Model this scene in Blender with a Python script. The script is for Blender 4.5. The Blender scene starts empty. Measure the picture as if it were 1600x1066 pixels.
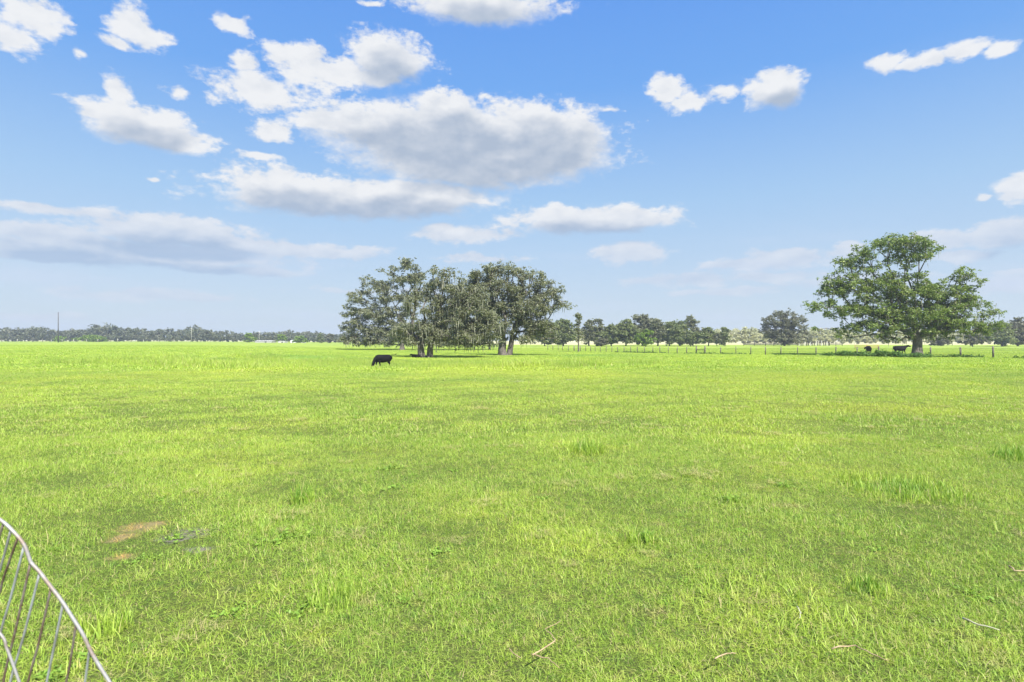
import bpy, bmesh, math, random
import numpy as np
from mathutils import Vector

sc = bpy.context.scene
COL = sc.collection
rng = np.random.default_rng(7)
random.seed(7)

# ------------------------------------------------------------------ camera
F = 20.0 / 36.0 * 1600.0      # focal length in photo pixels
HZ = 531.0                    # horizon row
CZ = 1.6                      # eye height
cam_d = bpy.data.cameras.new('camera')
cam = bpy.data.objects.new('camera', cam_d)
COL.objects.link(cam)
cam.location = (0, 0, CZ)
cam.rotation_euler = (math.radians(90), 0, 0)
cam_d.lens = 20.0
cam_d.sensor_width = 36.0
cam_d.shift_y = -2.0 / 1600.0
cam_d.dof.use_dof = True
cam_d.dof.focus_distance = 22.0
cam_d.dof.aperture_fstop = 5.6
cam_d.clip_start = 0.05
cam_d.clip_end = 8000
sc.camera = cam
sc.render.resolution_x = 1024
sc.render.resolution_y = 682

# ------------------------------------------------------------------ light
SUN_EL = math.radians(52)
SUN_AZ = math.radians(150)    # clockwise from +Y: behind the camera, to its right
sun_dir = Vector((math.sin(SUN_AZ) * math.cos(SUN_EL), math.cos(SUN_AZ) * math.cos(SUN_EL), math.sin(SUN_EL)))
sd = bpy.data.lights.new('sun', 'SUN')
sd.energy = 4.2
sd.angle = math.radians(0.53)
sd.color = (1.0, 0.955, 0.88)
sun = bpy.data.objects.new('sun', sd)
COL.objects.link(sun)
sun.rotation_euler = (-sun_dir).to_track_quat('-Z', 'Y').to_euler()

sc.view_settings.view_transform = 'Standard'
sc.view_settings.look = 'None'
sc.view_settings.gamma = 1.0
sc.view_settings.exposure = 1.35
sc.view_settings.use_curve_mapping = False
sc.cycles.max_bounces = 5
sc.cycles.diffuse_bounces = 3
sc.cycles.transmission_bounces = 4
sc.cycles.volume_bounces = 0


# ------------------------------------------------------------------ node helper
class NT:
    def __init__(self, tree):
        self.t = tree

    def n(self, kind, ins=None, **props):
        nd = self.t.nodes.new(kind)
        for k, v in props.items():
            setattr(nd, k, v)
        if ins:
            for k, v in ins.items():
                s = nd.inputs[k]
                if hasattr(v, 'is_output') or isinstance(v, bpy.types.NodeSocket):
                    self.t.links.new(v, s)
                else:
                    s.default_value = v
        return nd

    def m(self, op, a, b=None, c=None, clamp=False):
        ins = {0: a}
        if b is not None: ins[1] = b
        if c is not None: ins[2] = c
        nd = self.n('ShaderNodeMath', ins, operation=op)
        nd.use_clamp = clamp
        return nd.outputs[0]

    def v(self, op, a, b=None):
        ins = {0: a}
        if b is not None: ins[1] = b
        nd = self.n('ShaderNodeVectorMath', ins, operation=op)
        return nd.outputs['Value'] if op in ('LENGTH', 'DOT_PRODUCT') else nd.outputs[0]

    def mix(self, f, a, b, blend='MIX'):
        nd = self.n('ShaderNodeMix', None, data_type='RGBA', blend_type=blend)
        for s, v in ((nd.inputs[0], f), (nd.inputs[6], a), (nd.inputs[7], b)):
            if isinstance(v, bpy.types.NodeSocket):
                self.t.links.new(v, s)
            else:
                s.default_value = v
        return nd.outputs[2]

    def ss(self, x, lo, hi, a=0.0, b=1.0):
        nd = self.n('ShaderNodeMapRange', {'Value': x, 'From Min': lo, 'From Max': hi, 'To Min': a, 'To Max': b},
                    interpolation_type='SMOOTHSTEP')
        return nd.outputs[0]

    def noise(self, vec, scale, detail=4, rough=0.5, dims='3D', dist=0.0):
        nd = self.n('ShaderNodeTexNoise', {'Scale': scale, 'Detail': detail, 'Roughness': rough, 'Distortion': dist},
                    noise_dimensions=dims)
        if vec is not None:
            self.t.links.new(vec, nd.inputs['Vector'])
        return nd.outputs['Fac']

    def link(self, a, b):
        self.t.links.new(a, b)


# ------------------------------------------------------------------ sky and its clouds
# cumulus field, by heading and slope of the line of sight; (x, y, rx, ry, weight) measured on the photograph
CLOUDS = [
    (58, 30, 62, 42, 1), (20, 60, 40, 30, .95), (118, 82, 22, 14, .95), (212, 42, 38, 34, 1), (232, 62, 42, 26, 1), (190, 70, 34, 14, .85),
    (370, 36, 38, 20, .95), (185, 140, 28, 26, 1), (215, 192, 92, 36, 1.1), (262, 215, 76, 26, 1.05), (150, 175, 48, 24, .9), (275, 145, 34, 18, .8),
    (400, 140, 88, 34, 1.05), (475, 92, 58, 28, 1.05), (515, 112, 88, 32, 1.06), (605, 92, 70, 44, 1.1), (585, 122, 66, 18, .95), (380, 100, 40, 20, .9), (440, 160, 60, 10, .72),
    (430, 205, 36, 24, 1), (620, 196, 150, 26, 1.22), (690, 208, 160, 42, 1.42), (745, 245, 160, 40, 1.4), (850, 222, 84, 52, 1.4), (520, 190, 84, 22, 1.05), (700, 175, 80, 30, 1.2),
    (440, 298, 100, 36, 1.2), (540, 310, 180, 28, 1.3), (640, 308, 120, 26, 1.25), (400, 308, 60, 18, .95), (738, 315, 34, 8, .9), (410, 246, 46, 12, .72),
    (755, 8, 118, 34, 1.15), (575, 5, 24, 8, .8), 
    (60, 326, 130, 12, 1), (140, 332, 60, 10, .9), (240, 278, 26, 7, .78),
    (70, 368, 130, 22, 1.1), (260, 362, 140, 26, 1.2), (340, 372, 70, 16, 1.1), (190, 394, 330, 24, 1.12), (420, 388, 190, 15, .95), (90, 400, 200, 12, .9), (380, 424, 140, 9, .8),
    (220, 460, 170, 13, .78), (320, 468, 90, 8, .7), (60, 495, 120, 8, .65), (620, 455, 200, 9, .5), (760, 404, 90, 10, .7),
    (925, 344, 132, 22, 1.15), (880, 338, 76, 18, 1.1), (1010, 346, 60, 13, 1), (735, 366, 88, 15, 1.07), (695, 358, 36, 10, .95), (985, 394, 66, 20, 1.05),
    (1044, 140, 30, 28, 1.05), (1068, 160, 36, 16, .95), (1125, 148, 34, 22, .75), (1214, 140, 52, 32, 1.1), (1212, 122, 30, 20, 1), (960, 170, 34, 12, .66),
    (1390, 98, 32, 20, 1), (1430, 102, 40, 13, .98), (1462, 94, 40, 15, 1), (1500, 82, 44, 18, 1), (1556, 78, 34, 14, .9), (1020, 438, 60, 12, .7),
    (1590, 292, 44, 22, 1.05), (1535, 308, 24, 9, .85), (1580, 365, 84, 22, 1.15), (1475, 376, 70, 18, .95), (1500, 400, 90, 14, .7), (1325, 390, 34, 15, .95),
    (1230, 404, 90, 18, 1), (1150, 414, 70, 12, .85), (1090, 438, 66, 12, .9), (1200, 432, 120, 14, .72), (1330, 440, 160, 16, .6), (1570, 444, 70, 13, .95), (1130, 456, 110, 10, .68), (1580, 425, 60, 8, .6),
]
world = bpy.data.worlds.new('World')
sc.world = world
world.use_nodes = True
wt = world.node_tree
wt.nodes.clear()


def cloud_group(wmin):
    g = bpy.data.node_groups.new('cumulus_field', 'ShaderNodeTree')
    g.interface.new_socket('P', in_out='INPUT', socket_type='NodeSocketVector')
    g.interface.new_socket('Field', in_out='OUTPUT', socket_type='NodeSocketFloat')
    k = NT(g)
    gi = k.n('NodeGroupInput'); go = k.n('NodeGroupOutput')
    P = gi.outputs[0]
    acc = None
    for (x, y, rx, ry, w) in CLOUDS:
        if w < wmin: continue
        if w < 1 and y > 380: w += 0.14
        if rx < 27: w -= 0.10
        az = math.atan((x - 800) / F)
        c = (az * 8.89, (HZ - y) / F * math.cos(az) * 8.89, 0)
        r = (rx / 100 * math.cos(az) ** 2, ry / 100 * math.cos(az), 1)
        d = k.n('ShaderNodeVectorMath', {0: P, 1: (1 / r[0], 1 / r[1], 0), 2: (-c[0] / r[0], -c[1] / r[1], 0)},
                operation='MULTIPLY_ADD').outputs[0]
        f = k.m('SUBTRACT', w + 0.07, k.v('LENGTH', d))
        if acc is None:
            acc = f
        else:
            acc = k.n('ShaderNodeMath', {0: acc, 1: f, 2: 0.14}, operation='SMOOTH_MAX').outputs[0]
    k.link(acc, go.inputs[0])
    return g


def build_world():
    k = NT(wt)
    sky = k.n('ShaderNodeTexSky', sky_type='NISHITA')
    sky.sun_disc = False
    sky.sun_elevation = SUN_EL
    sky.sun_rotation = SUN_AZ
    sky.air_density = 1.1
    sky.dust_density = 1.2
    sky.ozone_density = 2.0
    tc = k.n('ShaderNodeTexCoord')
    sep = k.n('ShaderNodeSeparateXYZ', {0: tc.outputs['Generated']})
    x, y, z = sep.outputs
    hyp = k.m('SQRT', k.m('ADD', k.m('MULTIPLY', x, x), k.m('MULTIPLY', y, y)))
    slope = k.m('DIVIDE', z, k.m('MAXIMUM', hyp, 0.05))
    az = k.m('ARCTAN2', x, y)
    U = k.m('MULTIPLY', az, 8.89)
    V = k.m('MULTIPLY', slope, 8.89)
    P = k.n('ShaderNodeCombineXYZ', {0: U, 1: V, 2: 0.0}).outputs[0]
    # clear air: deeper blue up high, pale and whitish near the horizon
    ramp = k.n('ShaderNodeValToRGB', {0: k.m('DIVIDE', V, 6.0, clamp=True)})
    cr = ramp.color_ramp
    cr.elements[0].position = 0.0; cr.elements[0].color = (0.62, 0.74, 0.84, 1)
    cr.elements[1].position = 1.0; cr.elements[1].color = (0.118, 0.335, 0.90, 1)
    for p_, c_ in ((0.12, (0.55, 0.69, 0.86, 1)), (0.35, (0.39, 0.61, 0.895, 1)), (0.65, (0.175, 0.425, 0.92, 1))):
        e = cr.elements.new(p_); e.color = c_
    tint = ramp.outputs[0]
    skyc = k.mix(1.0, sky.outputs[0], (0.085, 0.085, 0.085, 1), 'MULTIPLY')
    tinted = k.v('SCALE', tint); tinted.node.inputs['Scale'].default_value = 0.515
    clear = k.mix(0.90, skyc, tinted)
    # clouds
    grp_all = cloud_group(0.0)
    grp_thick = cloud_group(1.08)
    # stretch of the billows grows towards the horizon, where clouds are seen edge-on
    Vp = k.m('MAXIMUM', V, 0.0)
    st = k.m('ADD', k.m('MULTIPLY', Vp, 0.95), k.m('MULTIPLY', k.m('LOGARITHM', k.m('ADD', Vp, 1.0), math.e), 2.3))
    NP = k.n('ShaderNodeCombineXYZ', {0: U, 1: st, 2: 0.3}).outputs[0]

    wv = k.n('ShaderNodeTexNoise', {'Scale': 1.8, 'Detail': 2.0}, noise_dimensions='3D')
    k.link(NP, wv.inputs['Vector'])
    warp = k.v('SUBTRACT', wv.outputs['Color'], (0.5, 0.5, 0.5))
    PW = k.v('ADD', P, k.v('MULTIPLY', warp, (0.40, 0.16, 0.0)))
    g0 = k.n('ShaderNodeGroup'); g0.node_tree = grp_all; k.link(PW, g0.inputs[0]); f0 = g0.outputs[0]
    g1 = k.n('ShaderNodeGroup'); g1.node_tree = grp_thick; k.link(k.v('ADD', PW, (-0.08, 0.22, 0.0)), g1.inputs[0]); f1 = g1.outputs[0]
    n1 = k.noise(NP, 2.4, 8, 0.60)
    # rounded cauliflower heads
    vor = k.n('ShaderNodeTexVoronoi', {'Scale': 3.2, 'Detail': 2.0, 'Roughness': 0.5, 'Lacunarity': 2.3}, voronoi_dimensions='3D', feature='F1')
    vor.normalize = True
    k.link(k.v('ADD', NP, k.v('SCALE', warp)), vor.inputs['Vector'])
    wisp = k.noise(NP, 9.0, 5, 0.65)
    billow = k.m('ADD', k.m('MULTIPLY', k.m('SUBTRACT', n1, 0.5), 1.9), k.m('MULTIPLY', k.m('SUBTRACT', 0.42, vor.outputs['Distance']), 0.75))
    billow = k.m('ADD', billow, k.m('MULTIPLY', k.m('SUBTRACT', wisp, 0.5), 0.7))
    # bases are flat and smooth, heads are lumpy
    billow = k.m('MULTIPLY', billow, k.ss(f1, -0.05, 0.5, 1.0, 0.42))
    d0 = k.m('ADD', f0, billow)
    alpha = k.ss(d0, 0.07, 0.62)
    s0 = k.noise(NP, 2.4, 3.5, 0.5); s1 = k.noise(k.v('ADD', NP, (-0.10, 0.20, 0.0)), 2.4, 3.5, 0.5)
    # light falls from above: what has cloud above it is greyer
    core = k.ss(k.m('ADD', f1, k.m('MULTIPLY', k.m('SUBTRACT', s1, 0.5), 0.45)), 0.08, 1.0)
    under = k.m('ADD', k.m('MULTIPLY', core, 0.85), k.m('ADD', k.ss(V, 2.3, 1.0, 0.04, 0.34), k.m('MULTIPLY', k.m('SUBTRACT', s1, s0), 0.80)), clamp=True)
    bright = k.mix(k.ss(V, 0.4, 2.2), (0.41, 0.425, 0.465, 1), (0.455, 0.462, 0.475, 1))
    dark = k.mix(k.ss(V, 0.6, 2.4), (0.200, 0.262, 0.37, 1), (0.225, 0.268, 0.335, 1))
    cc = k.mix(under, bright, dark)
    fade = k.ss(V, 0.0, 2.4, 0.45, 0.985)
    col = k.mix(k.m('MULTIPLY', alpha, fade), clear, cc)
    # thin high veil low over the land
    veil = k.noise(k.v('MULTIPLY', P, (0.35, 2.2, 1)), 1.0, 5, 0.6)
    vm = k.m('MULTIPLY', k.ss(veil, 0.45, 0.75), k.ss(V, 2.0, 0.3, 0.0, 0.65))
    col = k.mix(vm, col, (0.33, 0.38, 0.47, 1))
    bg = k.n('ShaderNodeBackground', {'Color': col, 'Strength': 0.757})
    out = k.n('ShaderNodeOutputWorld')
    k.link(bg.outputs[0], out.inputs[0])


build_world()


# ------------------------------------------------------------------ terrain
def sstep(a, b, x):
    t = np.clip((x - a) / (b - a), 0, 1)
    return t * t * (3 - 2 * t)


def gz(x, y):
    x = np.asarray(x, float); y = np.asarray(y, float)
    u = x / np.maximum(y, 1.0)
    W = sstep(-0.62, -0.22, u)
    S = sstep(25, 120, y)
    z = -0.95 * S * W
    z = z - 0.88 * np.exp(-(((x + 12) / 24) ** 2 + ((y - 56) / 17) ** 2))
    z = z + 0.32 * np.exp(-(((x + 24) / 15) ** 2 + ((y - 68) / 7) ** 2))
    near = np.exp(-(np.hypot(x, y) / 220) ** 2)
    z = z + near * (0.035 * np.sin(x * 0.31 + 1.2) * np.sin(y * 0.27 + .4) + 0.02 * np.sin(x * 0.83 + y * .37) * np.sin(y * 0.71 - 1)
                    + 0.010 * np.sin(x * 2.1 + 2) * np.sin(y * 2.6 + x * .5))
    return z


def g(x, y):
    return float(gz(x, y))


def on_ground(px, Y):
    X = (px - 800) / F * Y
    return Vector((X, Y, g(X, Y)))


def hit(px, py):
    """ground point seen at a place in the photograph"""
    k = (HZ - py) / F
    y = 1.0
    while y < 900:
        X = (px - 800) / F * y
        if CZ + k * y < g(X, y): break
        y *= 1.01
    return Vector(((px - 800) / F * y, y, g((px - 800) / F * y, y)))


def P3(px, py, Y):
    return Vector(((px - 800) / F * Y, Y, CZ + (HZ - py) / F * Y))


# ------------------------------------------------------------------ object helpers
def tag(o, label=None, cat=None, group=None, kind=None):
    if label: o['label'] = label
    if cat: o['category'] = cat
    if group: o['group'] = group
    if kind: o['kind'] = kind
    return o


def empty(name, loc, label, cat, group=None, rz=0):
    o = bpy.data.objects.new(name, None)
    COL.objects.link(o)
    o.location = loc
    o.rotation_euler = (0, 0, rz)
    o.empty_display_size = 0.3
    return tag(o, label, cat, group)


def mesh_np(name, verts, faces, mat, tint=None, smooth=False):
    """verts (n,3), faces (m,k) all the same size"""
    verts = np.asarray(verts, np.float32); faces = np.asarray(faces, np.int32)
    me = bpy.data.meshes.new(name)
    k = faces.shape[1]
    me.vertices.add(len(verts)); me.vertices.foreach_set('co', verts.ravel())
    me.loops.add(faces.size); me.loops.foreach_set('vertex_index', faces.ravel())
    me.polygons.add(len(faces)); me.polygons.foreach_set('loop_start', np.arange(len(faces), dtype=np.int32) * k)
    me.update(calc_edges=True)
    if tint is not None:
        a = me.attributes.new('tint', 'FLOAT_VECTOR', 'POINT')
        a.data.foreach_set('vector', np.asarray(tint, np.float32).ravel())
    if smooth:
        me.polygons.foreach_set('use_smooth', np.ones(len(faces), bool))
    if mat: me.materials.append(mat)
    return me


def add(name, me, parent=None, loc=None):
    o = bpy.data.objects.new(name, me)
    COL.objects.link(o)
    if parent: o.parent = parent
    if loc is not None: o.location = loc
    return o


class MB:
    def __init__(self): self.bm = bmesh.new()

    def box(self, c, s, rz=0.0, bevel=0.0):
        r = bmesh.ops.create_cube(self.bm, size=1.0)
        vs = r['verts']
        for v in vs:
            x, y, z = v.co.x * s[0], v.co.y * s[1], v.co.z * s[2]
            v.co = Vector((x * math.cos(rz) - y * math.sin(rz) + c[0], x * math.sin(rz) + y * math.cos(rz) + c[1], z + c[2]))
        return vs

    def tube(self, pts, radii, n=8, cap=True, jit=0.0):
        rings = []
        pts = [Vector(p) for p in pts]
        for i, p in enumerate(pts):
            d = (pts[min(i + 1, len(pts) - 1)] - pts[max(i - 1, 0)]).normalized()
            a = d.orthogonal().normalized() if i == 0 else (pa - d * pa.dot(d)).normalized()
            pa = a
            b = d.cross(a)
            r = radii[i] if hasattr(radii, '__len__') else radii
            rings.append([self.bm.verts.new(p + (a * math.cos(t) + b * math.sin(t)) * r * (1 + random.uniform(-jit, jit)))
                          for t in [2 * math.pi * q / n for q in range(n)]])
        for A, B in zip(rings, rings[1:]):
            for q in range(n):
                f = self.bm.faces.new((A[q], A[(q + 1) % n], B[(q + 1) % n], B[q])); f.smooth = True
        if cap:
            self.bm.faces.new(list(reversed(rings[0]))); self.bm.faces.new(rings[-1])

    def build(self, name, mat, parent=None, loc=None):
        me = bpy.data.meshes.new(name)
        bmesh.ops.recalc_face_normals(self.bm, faces=self.bm.faces)
        self.bm.to_mesh(me); self.bm.free()
        me.materials.append(mat)
        return add(name, me, parent, loc)


# ------------------------------------------------------------------ materials
def new_mat(name):
    m = bpy.data.materials.new(name); m.use_nodes = True
    m.node_tree.nodes.clear()
    return m, NT(m.node_tree)


def spots(k, pos, lst):
    """mask of soft round spots (x, y, rx, ry)"""
    acc = None
    wob = k.m('MULTIPLY', k.m('SUBTRACT', k.noise(pos, 9.0, 5, 0.7), 0.5), 2.4)
    for (x, y, rx, ry) in lst:
        d = k.n('ShaderNodeVectorMath', {0: pos, 1: (1 / rx, 1 / ry, 0), 2: (-x / rx, -y / ry, 0)}, operation='MULTIPLY_ADD').outputs[0]
        f = k.m('ADD', k.m('SUBTRACT', 1.0, k.v('LENGTH', d)), wob)
        acc = f if acc is None else k.m('MAXIMUM', acc, f)
    return k.ss(acc, -0.1, 0.8)


def spot_at(px, py, rpx, rpy):
    p = hit(px, py)
    return (p.x, p.y, rpx / F * p.y, (hit(px, py - rpy).y - hit(px, py + rpy).y) / 2)


RUST_SPOTS = [spot_at(215, 828, 42, 11), spot_at(190, 842, 28, 9), spot_at(190, 872, 24, 6), spot_at(245, 822, 22, 6)]
MUD_SPOTS = [spot_at(300, 832, 44, 9), spot_at(312, 860, 24, 6), spot_at(272, 842, 34, 9), spot_at(815, 596, 22, 1.6),
             spot_at(890, 594, 9, 1.0)]
BANK_SPOTS = [spot_at(1410, 762, 80, 12), spot_at(915, 704, 26, 9), spot_at(1580, 714, 30, 10), spot_at(1350, 922, 30, 12), spot_at(475, 784, 20, 10), spot_at(1000, 842, 22, 9), spot_at(470, 557, 110, 3), spot_at(330, 562, 60, 3), spot_at(560, 562, 90, 2.5), spot_at(760, 594, 130, 4), spot_at(600, 586, 60, 4), spot_at(930, 556, 110, 2)]
GOLD_SPOTS = [spot_at(500, 992, 40, 16), spot_at(760, 576, 150, 7), spot_at(390, 580, 130, 6), spot_at(180, 590, 120, 5), spot_at(1300, 590, 200, 8), spot_at(900, 582, 90, 8), spot_at(1350, 640, 160, 12)]
TAN_SPOTS = [spot_at(1330, 868, 34, 5), spot_at(1030, 822, 18, 4), spot_at(850, 775, 24, 3), spot_at(570, 940, 28, 8), spot_at(1180, 945, 46, 6), spot_at(1230, 792, 50, 4),
             spot_at(1015, 960, 34, 8), spot_at(1560, 1040, 30, 8), spot_at(1450, 795, 40, 4)]


def field_colour(k, pos, height_mix=None):
    """pasture colour at a place: lush, yellowish and dry patches"""
    n_big = k.noise(pos, 0.055, 3, 0.5)
    n_mid = k.noise(pos, 0.34, 5, 0.6)
    n_sm = k.noise(pos, 2.4, 5, 0.65)
    lush = (0.228, 0.330, 0.042, 1)
    yel = (0.315, 0.415, 0.050, 1)
    c = k.mix(k.ss(n_big, 0.38, 0.62), lush, yel)
    c = k.mix(k.m('MULTIPLY', k.ss(n_mid, 0.48, 0.66), 0.85), c, (0.380, 0.460, 0.055, 1))
    c = k.mix(k.m('MULTIPLY', k.ss(n_mid, 0.50, 0.36), 0.38), c, (0.135, 0.245, 0.030, 1))
    c = k.mix(k.m('MULTIPLY', k.ss(n_sm, 0.55, 0.75), 0.5), c, (0.36, 0.37, 0.11, 1))
    c = k.mix(k.m('MULTIPLY', k.ss(n_sm, 0.46, 0.30), 0.32), c, (0.09, 0.18, 0.025, 1))
    c = k.mix(k.m('MULTIPLY', spots(k, pos, BANK_SPOTS), 0.75), c, (0.120, 0.250, 0.040, 1))
    c = k.mix(k.m('MULTIPLY', spots(k, pos, GOLD_SPOTS), 0.6), c, (0.390, 0.435, 0.048, 1))
    n_f = k.noise(pos, 11.0, 3, 0.6)
    c = k.mix(k.m('MULTIPLY', k.ss(n_f, 0.54, 0.68), 0.55), c, (0.45, 0.43, 0.12, 1))
    c = k.mix(k.m('MULTIPLY', k.ss(n_f, 0.47, 0.33), 0.6), c, (0.095, 0.20, 0.035, 1))
    return c


def ground_mat():
    m, k = new_mat('pasture_ground')
    geo = k.n('ShaderNodeNewGeometry')
    pos = geo.outputs['Position']
    c = field_colour(k, pos)
    sep = k.n('ShaderNodeSeparateXYZ', {0: pos})
    # thatch and soil showing between the blades
    fine = k.noise(pos, 70, 5, 0.75)
    nearby = k.ss(sep.outputs[1], 45, 14, 0.25, 1.0)
    c = k.mix(k.m('MULTIPLY', k.m('MULTIPLY', k.ss(fine, 0.36, 0.56), 0.9), nearby), c, (0.065, 0.075, 0.024, 1))
    c = k.mix(k.m('MULTIPLY', k.ss(fine, 0.60, 0.74), 0.6), c, (0.20, 0.16, 0.085, 1))
    # beyond the second paddock the grass is pale straw
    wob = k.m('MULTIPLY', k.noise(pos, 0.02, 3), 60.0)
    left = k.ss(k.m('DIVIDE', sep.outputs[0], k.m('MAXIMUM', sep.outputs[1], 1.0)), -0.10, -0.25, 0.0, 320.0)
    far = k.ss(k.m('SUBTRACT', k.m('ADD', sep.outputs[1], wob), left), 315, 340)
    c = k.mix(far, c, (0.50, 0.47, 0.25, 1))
    mud = spots(k, pos, MUD_SPOTS)
    soil = k.mix(k.noise(pos, 24, 5, 0.7), (0.09, 0.075, 0.06, 1), (0.36, 0.325, 0.265, 1))
    mud = k.m('MULTIPLY', mud, k.ss(k.noise(pos, 17, 5, 0.7), 0.38, 0.56, 0.15, 1.0))
    c = k.mix(mud, c, soil)
    rust = spots(k, pos, RUST_SPOTS)
    c = k.mix(k.m('MULTIPLY', rust, 0.7), c, (0.34, 0.25, 0.13, 1))
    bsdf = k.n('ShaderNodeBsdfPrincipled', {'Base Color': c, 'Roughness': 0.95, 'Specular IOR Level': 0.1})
    bump = k.n('ShaderNodeBump', {'Strength': 0.7, 'Distance': 0.05, 'Height': k.m('ADD', fine, k.noise(pos, 5, 4))})
    k.link(bump.outputs[0], bsdf.inputs['Normal'])
    out = k.n('ShaderNodeOutputMaterial')
    k.link(bsdf.outputs[0], out.inputs[0])
    return m


def leafy_out(k, c, trans=0.35, rough=0.55, spec=0.25, tcol=(1.0, 1.0, 0.55, 1)):
    d = k.n('ShaderNodeBsdfPrincipled', {'Base Color': c, 'Roughness': rough, 'Specular IOR Level': spec})
    t = k.n('ShaderNodeBsdfTranslucent', {'Color': k.mix(1.0, c, tcol, 'MULTIPLY')})
    mx = k.n('ShaderNodeMixShader', {0: trans, 1: d.outputs[0], 2: t.outputs[0]})
    out = k.n('ShaderNodeOutputMaterial')
    k.link(mx.outputs[0], out.inputs[0])


def grass_mat():
    m, k = new_mat('grass_blades')
    geo = k.n('ShaderNodeNewGeometry'); pos = geo.outputs['Position']
    at = k.n('ShaderNodeAttribute', attribute_name='tint')
    sp = k.n('ShaderNodeSeparateXYZ', {0: at.outputs['Vector']})
    r1, straw, hgt = sp.outputs
    c = field_colour(k, pos)
    c = k.v('SCALE', c); c.node.inputs['Scale'].default_value = 1.35
    c = k.mix(k.m('MULTIPLY', r1, 0.35), c, (0.22, 0.38, 0.045, 1))
    c = k.mix(k.m('MULTIPLY', k.ss(r1, 0.6, 1.0), 0.55), c, (0.55, 0.66, 0.13, 1))
    tan = spots(k, pos, TAN_SPOTS)
    dry = k.m('ADD', straw, k.m('MULTIPLY', tan, 0.6), clamp=True)
    c = k.mix(dry, c, (0.50, 0.42, 0.20, 1))
    rust = spots(k, pos, RUST_SPOTS)
    c = k.mix(k.m('MULTIPLY', rust, k.ss(r1, 0.1, 0.5, 0.5, 1.0)), c, (0.66, 0.40, 0.13, 1))
    leafy_out(k, c, 0.34, 0.5, 0.35, (1.0, 1.0, 0.45, 1))
    return m


def leaf_mat(name, a, b, c3, trans=0.3, spec=0.3):
    m, k = new_mat(name)
    at = k.n('ShaderNodeAttribute', attribute_name='tint')
    sp = k.n('ShaderNodeSeparateXYZ', {0: at.outputs['Vector']})
    c = k.mix(sp.outputs[0], a, b)
    c = k.mix(k.m('MULTIPLY', k.ss(sp.outputs[1], 0.55, 1.0), 0.8), c, c3)
    leafy_out(k, c, trans, 0.5, spec)
    return m


def bark_mat(name, a, b):
    m, k = new_mat(name)
    tc = k.n('ShaderNodeTexCoord')
    v = k.v('MULTIPLY', tc.outputs['Object'], (3.0, 3.0, 0.8))
    n = k.noise(v, 2.5, 6, 0.7)
    c = k.mix(k.ss(n, 0.35, 0.65), a, b)
    b_ = k.n('ShaderNodeBsdfPrincipled', {'Base Color': c, 'Roughness': 0.95, 'Specular IOR Level': 0.1})
    bump = k.n('ShaderNodeBump', {'Strength': 1.0, 'Distance': 0.06, 'Height': n})
    k.link(bump.outputs[0], b_.inputs['Normal'])
    out = k.n('ShaderNodeOutputMaterial'); k.link(b_.outputs[0], out.inputs[0])
    return m


def simple_mat(name, a, b, scale=8.0, rough=0.7, metal=0.0, spec=0.3, lo=0.4, hi=0.6):
    m, k = new_mat(name)
    tc = k.n('ShaderNodeTexCoord')
    n = k.noise(tc.outputs['Object'], scale, 5, 0.65)
    c = k.mix(k.ss(n, lo, hi), a, b)
    b_ = k.n('ShaderNodeBsdfPrincipled', {'Base Color': c, 'Roughness': rough, 'Metallic': metal, 'Specular IOR Level': spec})
    out = k.n('ShaderNodeOutputMaterial'); k.link(b_.outputs[0], out.inputs[0])
    return m


M_ground = ground_mat()
M_grass = grass_mat()
M_bark = bark_mat('oak_bark', (0.065, 0.055, 0.048, 1), (0.19, 0.17, 0.15, 1))
M_bark_pale = bark_mat('pale_bark', (0.20, 0.18, 0.16, 1), (0.40, 0.37, 0.33, 1))
M_leaf_green = leaf_mat('green_oak_leaves', (0.115, 0.175, 0.042, 1), (0.205, 0.285, 0.070, 1), (0.36, 0.40, 0.13, 1), 0.36)
M_leaf_grey = leaf_mat('grey_green_oak_leaves', (0.160, 0.176, 0.102, 1), (0.245, 0.262, 0.155, 1), (0.36, 0.365, 0.25, 1), 0.34)
M_leaf_mid = leaf_mat('row_tree_leaves', (0.130, 0.165, 0.060, 1), (0.225, 0.270, 0.105, 1), (0.34, 0.37, 0.16, 1), 0.34)
M_leaf_bright = leaf_mat('bright_leaves', (0.14, 0.24, 0.03, 1), (0.24, 0.36, 0.05, 1), (0.34, 0.42, 0.08, 1))
M_leaf_brown = leaf_mat('greyish_leaves', (0.115, 0.120, 0.075, 1), (0.20, 0.205, 0.13, 1), (0.30, 0.29, 0.20, 1))
M_wood_far = leaf_mat('woodland_leaves', (0.105, 0.125, 0.068, 1), (0.175, 0.195, 0.105, 1), (0.27, 0.255, 0.17, 1))
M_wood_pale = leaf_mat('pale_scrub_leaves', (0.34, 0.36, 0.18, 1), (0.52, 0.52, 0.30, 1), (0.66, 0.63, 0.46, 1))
M_moss = leaf_mat('spanish_moss', (0.155, 0.165, 0.115, 1), (0.28, 0.285, 0.215, 1), (0.36, 0.35, 0.27, 1), 0.2, 0.05)
M_weed = leaf_mat('weed_leaves', (0.055, 0.125, 0.024, 1), (0.11, 0.21, 0.040, 1), (0.20, 0.30, 0.06, 1))
M_clover = leaf_mat('clover_leaves', (0.16, 0.29, 0.035, 1), (0.24, 0.38, 0.05, 1), (0.32, 0.44, 0.08, 1))
M_post = simple_mat('weathered_post_wood', (0.09, 0.075, 0.06, 1), (0.20, 0.175, 0.145, 1), 6, 0.9)
M_wire = simple_mat('galvanised_wire', (0.30, 0.30, 0.29, 1), (0.20, 0.16, 0.13, 1), 4, 0.55, 0.4)
M_cow = simple_mat('black_hide', (0.004, 0.004, 0.005, 1), (0.010, 0.009, 0.010, 1), 5, 0.75, 0, 0.12)
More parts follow.
